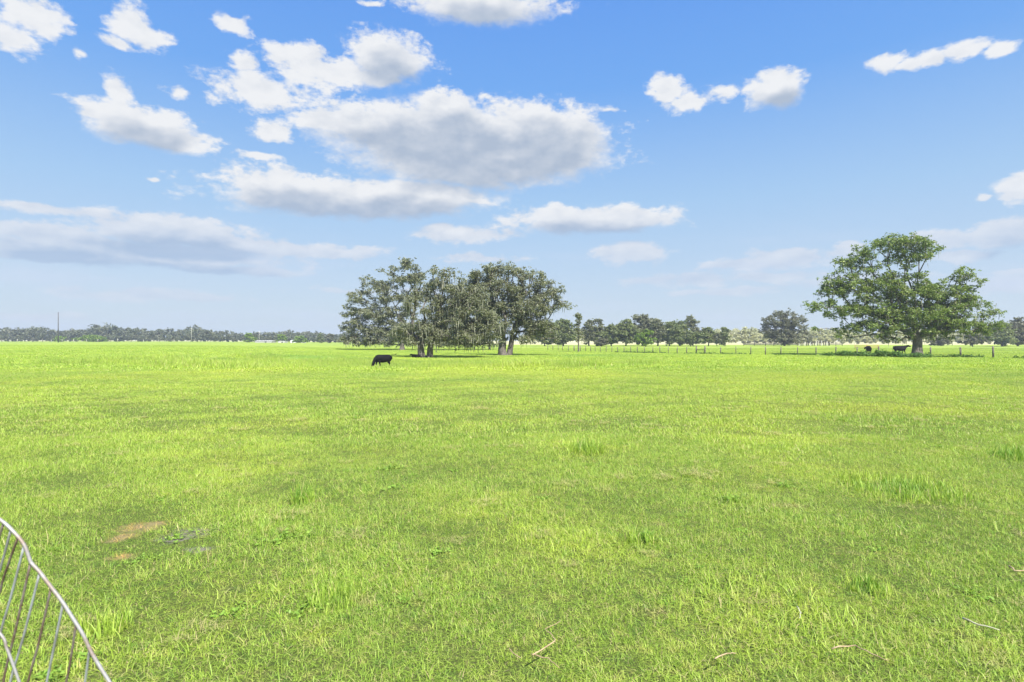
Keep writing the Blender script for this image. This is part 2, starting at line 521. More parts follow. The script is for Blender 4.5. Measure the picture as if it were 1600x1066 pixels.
M_hoof = simple_mat('hoof_horn', (0.03, 0.026, 0.022, 1), (0.06, 0.05, 0.04, 1), 9, 0.6)

# ------------------------------------------------------------------ ground sheet
def build_ground():
    ys = np.concatenate([np.linspace(-60, 0, 13)[:-1], np.linspace(0, 30, 61)[:-1], np.linspace(30, 130, 101)[:-1], np.geomspace(130, 1500, 60)])
    ts = np.sinh(np.linspace(-4.4, 4.4, 221)) / math.sinh(4.4)
    xs = ts * 1500
    X, Y = np.meshgrid(xs, ys)
    Z = gz(X, Y)
    v = np.stack([X.ravel(), Y.ravel(), Z.ravel()], 1)
    nx = len(xs); ny = len(ys)
    i = np.arange(nx * ny).reshape(ny, nx)
    f = np.stack([i[:-1, :-1].ravel(), i[:-1, 1:].ravel(), i[1:, 1:].ravel(), i[1:, :-1].ravel()], 1)
    tag(add('ground', mesh_np('ground', v, f, M_ground, smooth=True)), kind='structure')


build_ground()


# ------------------------------------------------------------------ grass
def blades(n, rad, lmin, lmax, wid, lean, straw=0.08, square=False, rs=None):
    """(verts, faces, tint) of n bent blades in a disc"""
    rs = rs or rng
    a = rs.uniform(0, 2 * np.pi, n); r = rad * np.sqrt(rs.uniform(0, 1, n))
    # clump a little
    nc = max(3, n // 16)
    cx = rs.uniform(-rad, rad, nc) * .8; cy = rs.uniform(-rad, rad, nc) * .8
    ci = rs.integers(0, nc, n); w = rs.uniform(0, 1, n) < .55
    bx = np.where(w, cx[ci] + rs.normal(0, rad * .10, n), r * np.cos(a))
    by = np.where(w, cy[ci] + rs.normal(0, rad * .10, n), r * np.sin(a))
    L = rs.uniform(lmin, lmax, n) * (0.7 + 0.6 * rs.random(nc)[ci])
    th = rs.uniform(0, 2 * np.pi, n)
    ln = np.clip(np.abs(rs.normal(lean, lean * .55, n)), 0.05, 1.5)
    dx, dy = np.cos(th), np.sin(th)
    # face direction of the blade, mostly across its lean
    fa = th + np.pi / 2 + rs.normal(0, .5, n)
    sx, sy = np.cos(fa), np.sin(fa)
    W = wid * rs.uniform(.6, 1.3, n)
    segs = 3
    V = []; T = []
    x, y, z = bx.copy(), by.copy(), np.full(n, -0.012)
    r1 = rs.random(n); st = (rs.random(n) < straw).astype(float) * rs.uniform(.5, 1, n)
    ang = np.clip(ln * 0.5, 0, 1.15)
    for s in range(segs + 1):
        t = s / segs
        ww = W * (1 - t ** 1.6) * 0.5 + (1e-4)
        for sgn in (-1, 1):
            V.append(np.stack([x + sgn * sx * ww, y + sgn * sy * ww, z], 1))
            T.append(np.stack([r1, st, np.full(n, t)], 1))
        x = x + dx * np.sin(ang) * L / segs; y = y + dy * np.sin(ang) * L / segs; z = z + np.cos(ang) * L / segs
        ang = np.minimum(ang + ln * 0.45, 1.9)
    V = np.stack(V, 1)  # n, 8, 3
    T = np.stack(T, 1)
    base = np.arange(n)[:, None] * (2 * (segs + 1))
    fs = []
    for s in range(segs):
        fs.append(base + np.array([2 * s, 2 * s + 1, 2 * s + 3, 2 * s + 2]))
    Fc = np.concatenate(fs, 0)
    return V.reshape(-1, 3), Fc, T.reshape(-1, 3)


def leaf_cloud(C, R, per, size, rs, up=0.35, flat=0.6, cvar=None):
    """leaf quads round cluster centres C with radii R"""
    n = len(C)
    cnt = np.maximum(4, (per * (R / R.mean()) ** 2).astype(int))
    ci = np.repeat(np.arange(n), cnt)
    N = len(ci)
    d = rs.normal(0, 1, (N, 3)); d /= np.linalg.norm(d, axis=1)[:, None]
    rr = rs.uniform(0, 1, N) ** 0.5
    off = d * (rr * R[ci])[:, None] * np.array([1, 1, flat])
    # sub-clumping: twigs
    sub = rs.normal(0, 1, (n, 7, 3)) * (R[:, None, None] * .55) * np.array([1, 1, flat])
    pick = rs.integers(0, 7, N)
    mixw = (rs.random(N) < .6)[:, None]
    off = np.where(mixw, sub[ci, pick] + off * .35, off)
    p = C[ci] + off
    nrm = rs.normal(0, 1, (N, 3)); nrm[:, 2] = np.abs(nrm[:, 2]) + up * 2
    nrm /= np.linalg.norm(nrm, axis=1)[:, None]
    t = rs.normal(0, 1, (N, 3)); t -= nrm * (t * nrm).sum(1)[:, None]; t /= np.linalg.norm(t, axis=1)[:, None]
    b = np.cross(nrm, t)
    s = size * rs.uniform(.6, 1.35, N)[:, None]
    fold = nrm * s * rs.uniform(-.25, .25, N)[:, None]
    V = np.stack([p - t * s, p - b * s * .55 + fold, p + t * s, p + b * s * .55 + fold], 1)
    cr = rs.random(n)[ci] if cvar is None else cvar[ci]
    T0 = np.clip(cr * .6 + rs.random(N) * .4, 0, 1); T1 = np.clip(rs.random(N) * .75 + rs.random(n)[ci] * .3, 0, 1)
    T = np.repeat(np.stack([T0, T1, rs.random(N)], 1)[:, None, :], 4, 1)
    Fc = np.arange(N * 4).reshape(N, 4)
    return V.reshape(-1, 3), Fc, T.reshape(-1, 3)


TIERS = [  # name, variants, n, patch radius, lmin, lmax, width, lean, straw
    ('near', 6, 480, .22, .022, .072, .0030, 1.4, .18),
    ('middle', 5, 1100, .60, .028, .075, .0068, 1.2, .18),
    ('far', 4, 1500, 2.1, .05, .13, .026, 1.1, .10),
    ('tall', 3, 900, 1.1, .16, .38, .014, .5, .14),
]


def build_grass():
    src = bpy.data.collections.new('grass_patches')
    idx = 0; first = {}
    for (nm, nv, n, rad, l0, l1, w, lean, straw) in TIERS:
        first[nm] = idx
        for q in range(nv):
            V, Fc, T = blades(n, rad, l0, l1, w, lean, straw)
            me = mesh_np('blades', V, Fc, M_grass, T)
            o = bpy.data.objects.new('patch_%02d' % idx, me)
            src.objects.link(o); idx += 1
    # broad leaved rosettes and flattened dead thatch
    first['rosette'] = idx
    for q in range(3):
        n = 26
        C = np.stack([rng.normal(0, .07, n), rng.normal(0, .07, n), rng.uniform(.005, .035, n)], 1)
        V, Fc, T = leaf_cloud(C, np.full(n, .025), 5, .016, rng, up=.9, flat=.4)
        V[:, 2] = np.abs(V[:, 2])
        o = bpy.data.objects.new('patch_%02d' % idx, mesh_np('rosette', V, Fc, M_clover, T)); src.objects.link(o); idx += 1
    first['thatch'] = idx
    for q in range(2):
        V, Fc, T = blades(150, .16, .06, .16, .0034, 3.4, .95)
        V[:, 2] = V[:, 2] * .6 + .03
        o = bpy.data.objects.new('patch_%02d' % idx, mesh_np('thatch', V, Fc, M_grass, T)); src.objects.link(o); idx += 1
    pts = []

    def scatter(y0, y1, dens, tier, nv, smin, smax, margin=1.5, keep=None):
        k = 0.94
        cell = 1 / math.sqrt(dens)
        X, Y = np.meshgrid(np.arange(-k * y1 - margin, k * y1 + margin, cell), np.arange(y0, y1, cell))
        x = X.ravel() + rng.uniform(-.5, .5, X.size) * cell; y = Y.ravel() + rng.uniform(-.5, .5, X.size) * cell
        ok = np.abs(x) < k * y + margin
        x = x[ok]; y = y[ok]
        if keep is not None:
            kk = keep(x, y); x = x[kk]; y = y[kk]
        n = len(x)
        th = rng.uniform(0, 2 * np.pi, n)
        e = 0.5
        gx = (gz(x + e, y) - gz(x - e, y)) / (2 * e); gy = (gz(x, y + e) - gz(x, y - e)) / (2 * e)
        a = np.cos(th) * gx + np.sin(th) * gy; b = -np.sin(th) * gx + np.cos(th) * gy
        rot = np.stack([np.arctan(b), -np.arctan(a), th], 1)
        # vigour varies over the field
        vig = 0.5 + 0.5 * np.sin(x * 2.9 + 2 * np.sin(y * 2.1)) * np.sin(y * 3.3 + 1.5 * np.sin(x * 1.7))
        s = rng.uniform(smin, smax, n) * (0.72 + .56 * vig) * np.where(rng.random(n) < .08, 1.35, 1.0)
        pts.append((np.stack([x, y, gz(x, y)], 1), rot, s, first[tier] + rng.integers(0, nv, n)))

    def bare(x, y):
        ok = np.ones(len(x), bool)
        for (sx, sy, rx, ry) in MUD_SPOTS:
            d = np.hypot((x - sx) / (rx * 1.0 + .13), (y - sy) / (ry * 1.0 + .13))
            ok &= ~((d < 1.0) & (rng.random(len(x)) < .64))
        return ok

    scatter(1.2, 9.5, 25, 'near', 6, .8, 1.25, 1.5, bare)
    scatter(8.5, 34, 2.7, 'middle', 5, .8, 1.25, 2, bare)
    scatter(31, 170, .17, 'far', 4, .8, 1.25, 6)

    def patchy(x, y):
        return np.sin(x * 1.3 + np.sin(y)) * np.sin(y * 1.7 + np.sin(x * 2)) > .1
    scatter(1.2, 14, 2.2, 'rosette', 3, .4, .8, 1.5, patchy)
    scatter(1.2, 16, 2.2, 'thatch', 2, .4, .9, 1.5, lambda x, y: np.sin(x * 1.1 + 2 + np.sin(y * 1.4)) * np.sin(y * 1.5 + 1) > .15)

    def basin(x, y):
        d = np.hypot((x + 13) / 25, (y - 52) / 15) + 0.16 * np.sin(x * .5) * np.sin(y * .4 + 1)
        px = 800 + x / y * F
        cowd = np.hypot((x + 10.5) / 3.6, (y - 44) / 11.5)
        return (d < 1) & (cowd > 1) & (rng.random(len(x)) < np.clip((1.1 - d) * 2.4, 0, 1))
    scatter(34, 74, .85, 'tall', 3, .65, 1.3, 2, basin)
    co = np.concatenate([p[0] for p in pts]); rot = np.concatenate([p[1] for p in pts])
    s = np.concatenate([p[2] for p in pts]); ix = np.concatenate([p[3] for p in pts])
    me = bpy.data.meshes.new('grass')
    me.vertices.add(len(co)); me.vertices.foreach_set('co', co.astype(np.float32).ravel())
    a = me.attributes.new('rot', 'FLOAT_VECTOR', 'POINT'); a.data.foreach_set('vector', rot.astype(np.float32).ravel())
    a = me.attributes.new('scl', 'FLOAT', 'POINT'); a.data.foreach_set('value', s.astype(np.float32))
    a = me.attributes.new('pick', 'INT', 'POINT'); a.data.foreach_set('value', ix.astype(np.int32))
    me.materials.append(M_grass)
    o = add('grass', me)
    tag(o, 'short bright green pasture grass covering the field', 'grass', kind='stuff')
    ng = bpy.data.node_groups.new('grass_scatter', 'GeometryNodeTree')
    ng.interface.new_socket('Geometry', in_out='INPUT', socket_type='NodeSocketGeometry')
    ng.interface.new_socket('Geometry', in_out='OUTPUT', socket_type='NodeSocketGeometry')
    N = ng.nodes; Lk = ng.links
    gi = N.new('NodeGroupInput'); go = N.new('NodeGroupOutput')
    ci = N.new('GeometryNodeCollectionInfo'); ci.inputs['Collection'].default_value = src
    ci.inputs['Separate Children'].default_value = True; ci.inputs['Reset Children'].default_value = True
    iop = N.new('GeometryNodeInstanceOnPoints'); iop.inputs['Pick Instance'].default_value = True

    def na(nm, dt):
        q = N.new('GeometryNodeInputNamedAttribute'); q.data_type = dt; q.inputs['Name'].default_value = nm
        return [s_ for s_ in q.outputs if s_.enabled and s_.name == 'Attribute'][0]
    Lk.new(gi.outputs[0], iop.inputs['Points']); Lk.new(ci.outputs[0], iop.inputs['Instance'])
    Lk.new(na('pick', 'INT'), iop.inputs['Instance Index'])
    e2r = N.new('FunctionNodeEulerToRotation'); Lk.new(na('rot', 'FLOAT_VECTOR'), e2r.inputs[0])
    Lk.new(e2r.outputs[0], iop.inputs['Rotation']); Lk.new(na('scl', 'FLOAT'), iop.inputs['Scale'])
    Lk.new(iop.outputs[0], go.inputs[0])
    md = o.modifiers.new('scatter', 'NODES'); md.node_group = ng
    print('grass patches', len(co))


build_grass()


def clump(px, py, h, rad, n, label, dark=False, group=None):
    p = hit(px, py)
    rs = np.random.default_rng(int(px * 7 + py))
    V, Fc, T = blades(n, rad, h * .55, h, .0045 + .0006 * p.y, .38, .05, rs=rs)
    me = mesh_np('grass_clump', V, Fc, M_grass, T)
    o = add('grass_clump', me, None, p)
    return tag(o, label, 'grass clump', 'taller grass clumps in the pasture')


clump(915, 708, .25, .26, 420, 'tall thin upright grass clump standing alone in the middle of the pasture')
clump(1410, 764, .12, .60, 1300, 'broad low bright green grass clump on the right side of the pasture', True)
clump(475, 786, .24, .10, 160, 'narrow upright grass clump left of the middle of the pasture')
clump(1582, 716, .20, .26, 320, 'bushy grass clump at the right edge of the pasture')
clump(998, 846, .13, .12, 200, 'small dark grass tuft in the near middle of the pasture', True)
clump(168, 985, .16, .12, 160, 'thin dark grass tuft just right of the bent wire panel', True)
clump(1352, 925, .10, .15, 260, 'small rounded dark tuft in the near right grass', True)
clump(528, 940, .12, .18, 300, 'rounded grass tuft in the near grass behind the yellow patch')


# ------------------------------------------------------------------ trees
def skeleton(base_pts, C, rs, kpath=0.45, sag=0.06):
    """nodes, parents: each cluster is joined to the nearest limb, first the nearest ones"""
    pos = [np.array(p, float) for p in base_pts]
    par = [-1] + list(range(len(base_pts) - 1))
    plen = [0.0]
    for i in range(1, len(pos)): plen.append(plen[-1] + np.linalg.norm(pos[i] - pos[i - 1]))
    joinable = [i >= max(1, len(base_pts) - 3) for i in range(len(pos))]
    top = pos[-1]
    order = np.argsort(np.linalg.norm(C - top, axis=1))
    tips = []
    for ci in order:
        c = C[ci]
        A = np.array(pos); J = np.array(joinable); L = np.array(plen)
        d = np.linalg.norm(A - c, axis=1)
        cost = d + kpath * L + np.maximum(0, A[:, 2] - c[2]) * .5
        cost[~J] = 1e9
        j = int(np.argmin(cost))
        seg = max(1, int(d[j] / 1.4))
        prev = j
        s0 = pos[j]
        for q in range(1, seg + 1):
            t = q / seg
            p = s0 + (c - s0) * t
            if q < seg:
                p = p + rs.normal(0, .12, 3) * min(1.0, d[j] / 4)
                p[2] += math.sin(t * math.pi) * d[j] * sag
            pos.append(p); par.append(prev); plen.append(plen[prev] + np.linalg.norm(p - pos[prev]))
            joinable.append(True)
            prev = len(pos) - 1
        tips.append(prev)
    n = len(pos)
    load = np.zeros(n)
    for t in tips: load[t] += 1
    for i in range(n - 1, 0, -1):
        load[par[i]] += load[i]
    return np.array(pos), np.array(par), load


def limb_mesh(pos, par, load, r_tip, r_base, sides=6, nbase=0):
    rad = r_tip + (r_base - r_tip) * (load / load[0]) ** 0.55
    V = []; Fc = []
    n = sides
    ang = np.arange(n) * 2 * np.pi / n
    k = 0
    for i in range(1, len(pos)):
        a, b = pos[par[i]], pos[i]
        d = b - a; L = np.linalg.norm(d)
        if L < 1e-4: continue
        d = d / L
        u = np.cross(d, [0.3, .9, .2]); u /= np.linalg.norm(u); w = np.cross(d, u)
        ra = min(rad[par[i]], rad[i] * 1.35); rb = rad[i]
        if par[i] < nbase: ra = rad[par[i]] if i < nbase else min(rad[par[i]], rad[i] * 1.6)
        ring = np.cos(ang)[:, None] * u + np.sin(ang)[:, None] * w
        V.append(a - d * rb * .3 + ring * ra); V.append(b + d * rb * .3 + ring * rb)
        q = np.arange(n)
        Fc.append(np.stack([k + q, k + (q + 1) % n, k + n + (q + 1) % n, k + n + q], 1))
        k += 2 * n
    return np.concatenate(V), np.concatenate(Fc)


def flare_trunk(pts, radii, n=12, rs=None):
    """smooth trunk with a root flare"""
    V = []; Fc = []
    ph = rs.uniform(0, 6, 3)
    for i, (p, r) in enumerate(zip(pts, radii)):
        a = np.arange(n) * 2 * np.pi / n
        amp = .16 if i == 0 else .07
        rr = r * (1 + amp * np.sin(3 * a + ph[0]) + amp * .6 * np.sin(5 * a + ph[1]))
        V.append(np.stack([p[0] + rr * np.cos(a), p[1] + rr * np.sin(a), np.full(n, p[2])], 1))
    for i in range(len(pts) - 1):
        q = np.arange(n)
        Fc.append(np.stack([i * n + q, i * n + (q + 1) % n, (i + 1) * n + (q + 1) % n, (i + 1) * n + q], 1))
    return np.concatenate(V), np.concatenate(Fc)


def moss_mesh(C, n, lmin, lmax, w, rs):
    idx = rs.integers(0, len(C), n)
    p = C[idx] + rs.normal(0, .45, (n, 3)) * np.array([1, 1, .5])
    L = rs.uniform(lmin, lmax, n) ** 1.0
    V = []; T = []
    a = rs.uniform(0, np.pi, n); dx = np.cos(a); dy = np.sin(a)
    W = w * rs.uniform(.5, 1.5, n)
    sh = rs.normal(0, .08, (n, 2))
    r = rs.random(n); r2 = rs.random(n)
    for s, (t, ww) in enumerate(((0, .8), (.35, 1.0), (.7, .6), (1.0, .08))):
        cx = p[:, 0] + sh[:, 0] * t + rs.normal(0, .03, n); cy = p[:, 1] + sh[:, 1] * t
        z = p[:, 2] - L * t
        for sg in (-1, 1):
            V.append(np.stack([cx + sg * dx * W * ww * .5, cy + sg * dy * W * ww * .5, z], 1))
            T.append(np.stack([r, r2, np.full(n, t)], 1))
    V = np.stack(V, 1); T = np.stack(T, 1)
    base = np.arange(n)[:, None] * 8
    Fc = np.concatenate([base + np.array([2 * s, 2 * s + 1, 2 * s + 3, 2 * s + 2]) for s in range(3)], 0)
    return V.reshape(-1, 3), Fc, T.reshape(-1, 3)


def merge(parts):
    V = []; Fc = []; k = 0
    for v, f in parts:
        V.append(v); Fc.append(f + k); k += len(v)
    return np.concatenate(V), np.concatenate(Fc)


def tree(name, px, Y, blobs, label, cat='tree', group=None, leaf=None, bark=None, dens=1.0, rc=.8, per=90, lsize=.13, trunk_r=.5, trunks=None,
         fork=None, depth=.85, moss=0, moss_len=(.4, 1.3), seed=1, rtip=.025, flat=.6, drop_z=None, sag=.06, kpath=.45, sides=6, mossw=.14):
    """blobs: (px, py, rx, ry[, dy]) foliage masses seen on the photograph; the crown is filled in depth as well"""
    rs = np.random.default_rng(seed)
    base = on_ground(px, Y)
    if drop_z is not None: base.z = drop_z
    sc_ = Y / F
    B = []
    for b in blobs:
        c = P3(b[0], b[1], Y) - base
        rx, rz = b[2] * sc_, b[3] * sc_
        dy = b[4] * sc_ if len(b) > 4 else 0
        B.append((np.array([c.x, c.y + dy, c.z]), rx, rz))
    C = []; R = []
    for c, rx, rz in B:
        ry = max(rz, rx * depth)
        vol = rx * ry * rz
        n = max(4, int(dens * 1.5 * vol / (rc ** 3 * flat) * .36))
        d = rs.normal(0, 1, (n, 3)); d /= np.linalg.norm(d, axis=1)[:, None]
        r = rs.uniform(0.02, 1, n) ** .42
        p = c + d * r[:, None] * np.array([rx, ry, rz])
        C.append(p); R.append(rc * rs.uniform(.6, 1.3, n) * np.clip(rz / rc * .8, .5, 1))
    C = np.concatenate(C); R = np.concatenate(R)
    lim = 1.3 if name == 'oak_tree' else .35
    ok = C[:, 2] > lim; C = C[ok]; R = R[ok]
    root = empty(name, base, label, cat, group)
    # trunks
    trunks = trunks or [(0, 0, 0, .0)]
    nt = len(trunks)
    fz = fork if fork else max(1.0, min(b[0][2] - b[2] for b in B) * 1.0 + 1.0)
    parts = []
    cx = [t[0] * sc_ for t in trunks]
    # split the clusters between trunks
    own = np.argmin(np.abs(C[:, 0][:, None] - np.array([t[0] * sc_ + t[2] * sc_ * 2.5 for t in trunks])[None]), axis=1) if nt > 1 else np.zeros(len(C), int)
    for ti, t in enumerate(trunks):
        x0, y0, lx = t[0] * sc_, t[1] * sc_, t[2] * sc_
        Cs = C[own == ti]
        if len(Cs) < 3: Cs = C[:10]
        tr = trunk_r * (t[3] if len(t) > 3 and t[3] else 1)
        k = 5
        pts = [np.array([x0 + lx * (q / k) + rs.normal(0, .03), y0 + rs.normal(0, .05), -.15 + (fz + .15) * q / k]) for q in range(k + 1)]
        radii = [tr * 1.45, tr * 1.1, tr, tr * .95, tr * .93, tr * .9]
        parts.append(flare_trunk(pts, radii, 14, rs))
        top = pts[-1]
        bp = [pts[-2], top, top + np.array([0, 0, fz * .18 + .3])]
        pos, par, load = skeleton(bp, Cs, rs, kpath, sag)
        parts.append(limb_mesh(pos, par, load, rtip, tr * .88, sides, 3))
    V, Fc = merge(parts)
    add('trunk', mesh_np('trunk', V, Fc, bark or M_bark, smooth=True), root)
    V, Fc, T = leaf_cloud(C, R, per, lsize, rs, flat=flat)
    ok = V.reshape(-1, 4, 3)[:, :, 2].min(1) > .1
    V = V.reshape(-1, 4, 3)[ok].reshape(-1, 3); T = T.reshape(-1, 4, 3)[ok].reshape(-1, 3)
    add('crown', mesh_np('crown', V, np.arange(len(V)).reshape(-1, 4), leaf or M_leaf_green, T), root)
    if moss:
        zs = C[:, 2]
        V, Fc, T = moss_mesh(C, moss, moss_len[0], moss_len[1], mossw, rs)
        V[:, 2] = np.maximum(V[:, 2], .6)
        add('moss', mesh_np('moss', V, Fc, M_moss, T), root)
    return root


OAKS = 'large moss hung oaks in the pasture'
# the spreading green oak on the right
tree('oak_tree', 1433, 86, [
    (1405, 380, 46, 13), (1360, 388, 24, 10), (1450, 392, 22, 9), (1418, 402, 34, 12), (1330, 412, 26, 12), (1312, 432, 22, 12), (1352, 424, 22, 12),
    (1300, 450, 26, 14), (1342, 456, 34, 16), (1380, 446, 36, 18), (1412, 432, 26, 14), (1285, 478, 24, 13), (1325, 486, 36, 15), (1370, 482, 40, 18),
    (1425, 462, 40, 18), (1462, 452, 36, 16), (1500, 430, 24, 11), (1518, 444, 16, 11), (1480, 474, 42, 18), (1430, 492, 56, 16), (1340, 512, 26, 9), (1335, 522, 22, 7),
    (1385, 508, 46, 12), (1480, 500, 40, 14), (1500, 510, 42, 12), (1532, 474, 24, 10), (1555, 490, 22, 9), (1535, 512, 32, 10), (1550, 520, 16, 6), (1276, 517, 9, 6), (1308, 520, 10, 8),
    (1345, 402, 26, 10), (1385, 424, 22, 10), (1505, 456, 26, 12), (1325, 445, 26, 14), (1400, 520, 30, 7), (1440, 515, 34, 10), (1470, 524, 34, 7), (1405, 529, 34, 6), (1365, 524, 26, 6)],
    'big spreading green oak with one thick trunk and cattle standing in its shade', group=OAKS, leaf=M_leaf_green,
    trunk_r=.68, fork=2.4, dens=1.45, rc=.72, per=85, lsize=.14, depth=.75, moss=1500, moss_len=(.3, 1.3), seed=11, rtip=.016, flat=.66, mossw=.09)
# the two trunked oak by the grazing cow
tree('oak_tree', 664, 74, [
    (690, 425, 22, 12), (700, 445, 34, 16), (670, 452, 24, 14), (655, 478, 26, 16), (700, 475, 40, 20), (735, 465, 30, 18), (740, 495, 36, 20), (700, 508, 40, 20),
    (660, 508, 28, 18), (765, 505, 18, 18), (735, 528, 40, 14), (690, 530, 34, 14), (650, 532, 26, 12), (625, 520, 26, 14), (768, 525, 14, 14)],
    'grey green oak with a double trunk just right of the grazing cow', group=OAKS, leaf=M_leaf_grey,
    trunk_r=.42, trunks=[(-5, 0, -1, 1.05), (6, 2, 4, .9)], fork=2.2, dens=1.9, rc=.8, per=120, lsize=.115, depth=.8, moss=2200, mossw=.08, moss_len=(.3, 1.4), seed=21, rtip=.03)
# the tall open one behind it on the left
tree('oak_tree', 628, 140, [
    (632, 414, 24, 10), (612, 425, 18, 10), (650, 428, 20, 12), (635, 440, 30, 12), (568, 436, 12, 8), (590, 448, 24, 12), (560, 466, 24, 12), (610, 462, 30, 14),
    (652, 462, 24, 14), (548, 490, 18, 14), (580, 490, 32, 16), (618, 492, 30, 15), (560, 512, 28, 13), (600, 515, 36, 14), (640, 512, 26, 14), (545, 527, 22, 8), (590, 531, 40, 7), (640, 532, 26, 7), (552, 536, 28, 6), (585, 539, 34, 6), (625, 541, 34, 6), (655, 538, 22, 7), (540, 532, 20, 8)],
    'tall open crowned grey oak standing farther back, leftmost of the oak group', group=OAKS, leaf=M_leaf_grey,
    trunk_r=.5, fork=4.0, dens=1.7, rc=1.1, per=115, lsize=.19, depth=.6, moss=1300, mossw=.13, moss_len=(.4, 1.6), seed=33, rtip=.035, kpath=.3)
# the round one on the right of the group
tree('oak_tree', 789, 85, [
    (790, 424, 30, 11), (755, 432, 24, 12), (825, 430, 28, 12), (740, 450, 24, 14), (790, 450, 46, 18), (842, 450, 28, 16), (760, 478, 32, 18), (812, 480, 44, 20),
    (852, 475, 26, 16), (876, 470, 14, 8), (835, 505, 34, 16), (790, 505, 36, 16), (855, 508, 24, 14), (820, 528, 34, 10), (862, 528, 14, 8), (770, 515, 18, 14), (750, 438, 26, 14), (766, 425, 22, 10), (736, 458, 22, 14), (868, 456, 20, 12), (882, 474, 14, 9)],
    'rounded dense oak with a leaning double trunk, rightmost of the oak group', group=OAKS, leaf=M_leaf_grey,
    trunk_r=.58, trunks=[(-3, 0, -1, 1.0), (6, 3, 5, .7)], fork=2.6, dens=1.5, rc=.82, per=125, lsize=.125, depth=.85, moss=1200, mossw=.08, moss_len=(.3, 1.3), seed=44, rtip=.03)
# lower one behind, filling the gap between them
tree('oak_tree', 765, 140, [
    (730, 480, 34, 18), (765, 490, 26, 18), (700, 500, 34, 18), (745, 515, 34, 18), (705, 528, 40, 13), (770, 528, 18, 12), (700, 540, 40, 7), (745, 540, 34, 7), (778, 538, 12, 7)],
    'low drooping oak behind and between the other oaks', group=OAKS, leaf=M_leaf_grey,
    trunk_r=.26, fork=1.8, dens=1.5, rc=1.1, per=110, lsize=.19, depth=.6, moss=1400, mossw=.1, moss_len=(.4, 1.4), seed=55)

ROW = 'trees in the row beyond the fence'


def row_tree(px, top, w, label, Y=227, base_y=None, leaf=None, seed=1, bark=None, dens=2.6, per=75, sparse=False, grp=ROW, name='pasture_tree', skirt=.10, lsize=.30, rc=1.0, tr=None, cat='tree', depth=.9, moss=0):
    b = on_ground(px, Y)
    by = HZ + (CZ - b.z) * F / Y
    h = by - top
    rs = np.random.default_rng(seed + 500)
    bl = []
    n = 6
    for q in range(n):
        t = (q + .5) / n
        yy = by - h * (skirt + (1 - skirt) * (t * .86 + .05))
        ww = w * .70 * (math.sin(math.pi * (0.22 + .66 * t)) ** .8)
        bl.append((px + rs.uniform(-.35, .35) * ww, yy, ww * rs.uniform(.45, .75), h * rs.uniform(.10, .16)))
        bl.append((px + rs.uniform(-.7, .7) * ww, yy + rs.uniform(-.05, .05) * h, ww * rs.uniform(.3, .5), h * rs.uniform(.07, .11)))
    bl.append((px + rs.uniform(-.15, .15) * w, top + h * .08, w * .16, h * .07))
    if sparse: bl = bl[::2] + bl[-2:]
    return tree(name, px, Y, bl, label, cat, grp, leaf or (M_leaf_grey if seed % 3 == 0 else M_leaf_mid), bark, dens, rc, per, lsize, tr or max(.12, h * Y / F * .028), fork=max(.6, h * Y / F * (skirt + .05)), seed=seed,
                rtip=.04, sides=4, depth=depth, moss=moss, mossw=.3)


row_tree(851, 506, 34, 'green tree just right of the rounded oak, leftmost in the row beyond the fence', seed=1)
row_tree(880, 499, 40, 'leafy green tree second from the left in the row beyond the fence', seed=2)
row_tree(904, 488, 16, 'tall thin scraggly tree standing at the fence line beside a stout post', Y=121, seed=3, sparse=True, leaf=M_leaf_grey, dens=.7, lsize=.16, rc=.5, per=40, tr=.16, skirt=.3)
row_tree(920, 499, 20, 'narrow thin crowned tree right of the tall scraggly one', seed=4, sparse=True, leaf=M_leaf_grey)
row_tree(932, 497, 22, 'narrow bare topped tree above the low grey bush', seed=5, leaf=M_leaf_grey, sparse=True)
row_tree(940, 528, 27, 'low rounded grey bush at the foot of the tree row', Y=210, seed=6, leaf=M_leaf_brown, skirt=.05, name='grey_bush', cat='bush', per=90)
row_tree(955, 507, 46, 'broad dark green tree right of the low grey bush', seed=7, skirt=.12)
row_tree(978, 499, 36, 'mid green tree left of the tallest tree in the row', seed=8, skirt=.12)
row_tree(1004, 490, 46, 'tallest broad tree of the row beyond the fence', Y=236, seed=9)
row_tree(1009, 515, 25, 'small bright yellow green tree in front of the tallest row tree', Y=205, seed=10, leaf=M_leaf_bright, skirt=.08)
row_tree(1028, 498, 28, 'dark narrow tree just right of the tallest row tree', seed=12)
row_tree(1046, 502, 34, 'rounded dark tree right of middle in the row beyond the fence', seed=13, skirt=.12)
row_tree(1062, 502, 30, 'slightly darker tree fifth from the right end of the row', Y=232, seed=14)
row_tree(1082, 493, 34, 'open topped tall tree near the right end of the row', Y=240, seed=15, sparse=True, dens=1.2)
row_tree(1079, 517, 40, 'low spreading tree beneath the open topped tall one', Y=216, seed=16, skirt=.12)
row_tree(1107, 511, 22, 'small tree third from the right end of the row', seed=17, skirt=.15)
row_tree(1120, 520, 20, 'smallest tree second from the right end of the row', seed=18, skirt=.15)
row_tree(1133, 512, 20, 'small dark tree closing the right end of the row', seed=19, skirt=.1)

# lone tree left of the big oak
tree('pasture_tree', 1226, 232, [
    (1222, 492, 20, 7), (1200, 500, 14, 8), (1245, 500, 16, 8), (1224, 505, 26, 9), (1205, 515, 18, 9), (1240, 514, 18, 9), (1222, 522, 28, 9), (1232, 531, 32, 6), (1256, 527, 12, 7), (1196, 508, 7, 6), (1257, 502, 8, 5)],
    'lone round grey green tree left of the big spreading oak', leaf=M_leaf_brown, trunk_r=.4, fork=1.6, dens=1.1, rc=1.2, per=85, lsize=.28, seed=61, rtip=.05, sides=4)

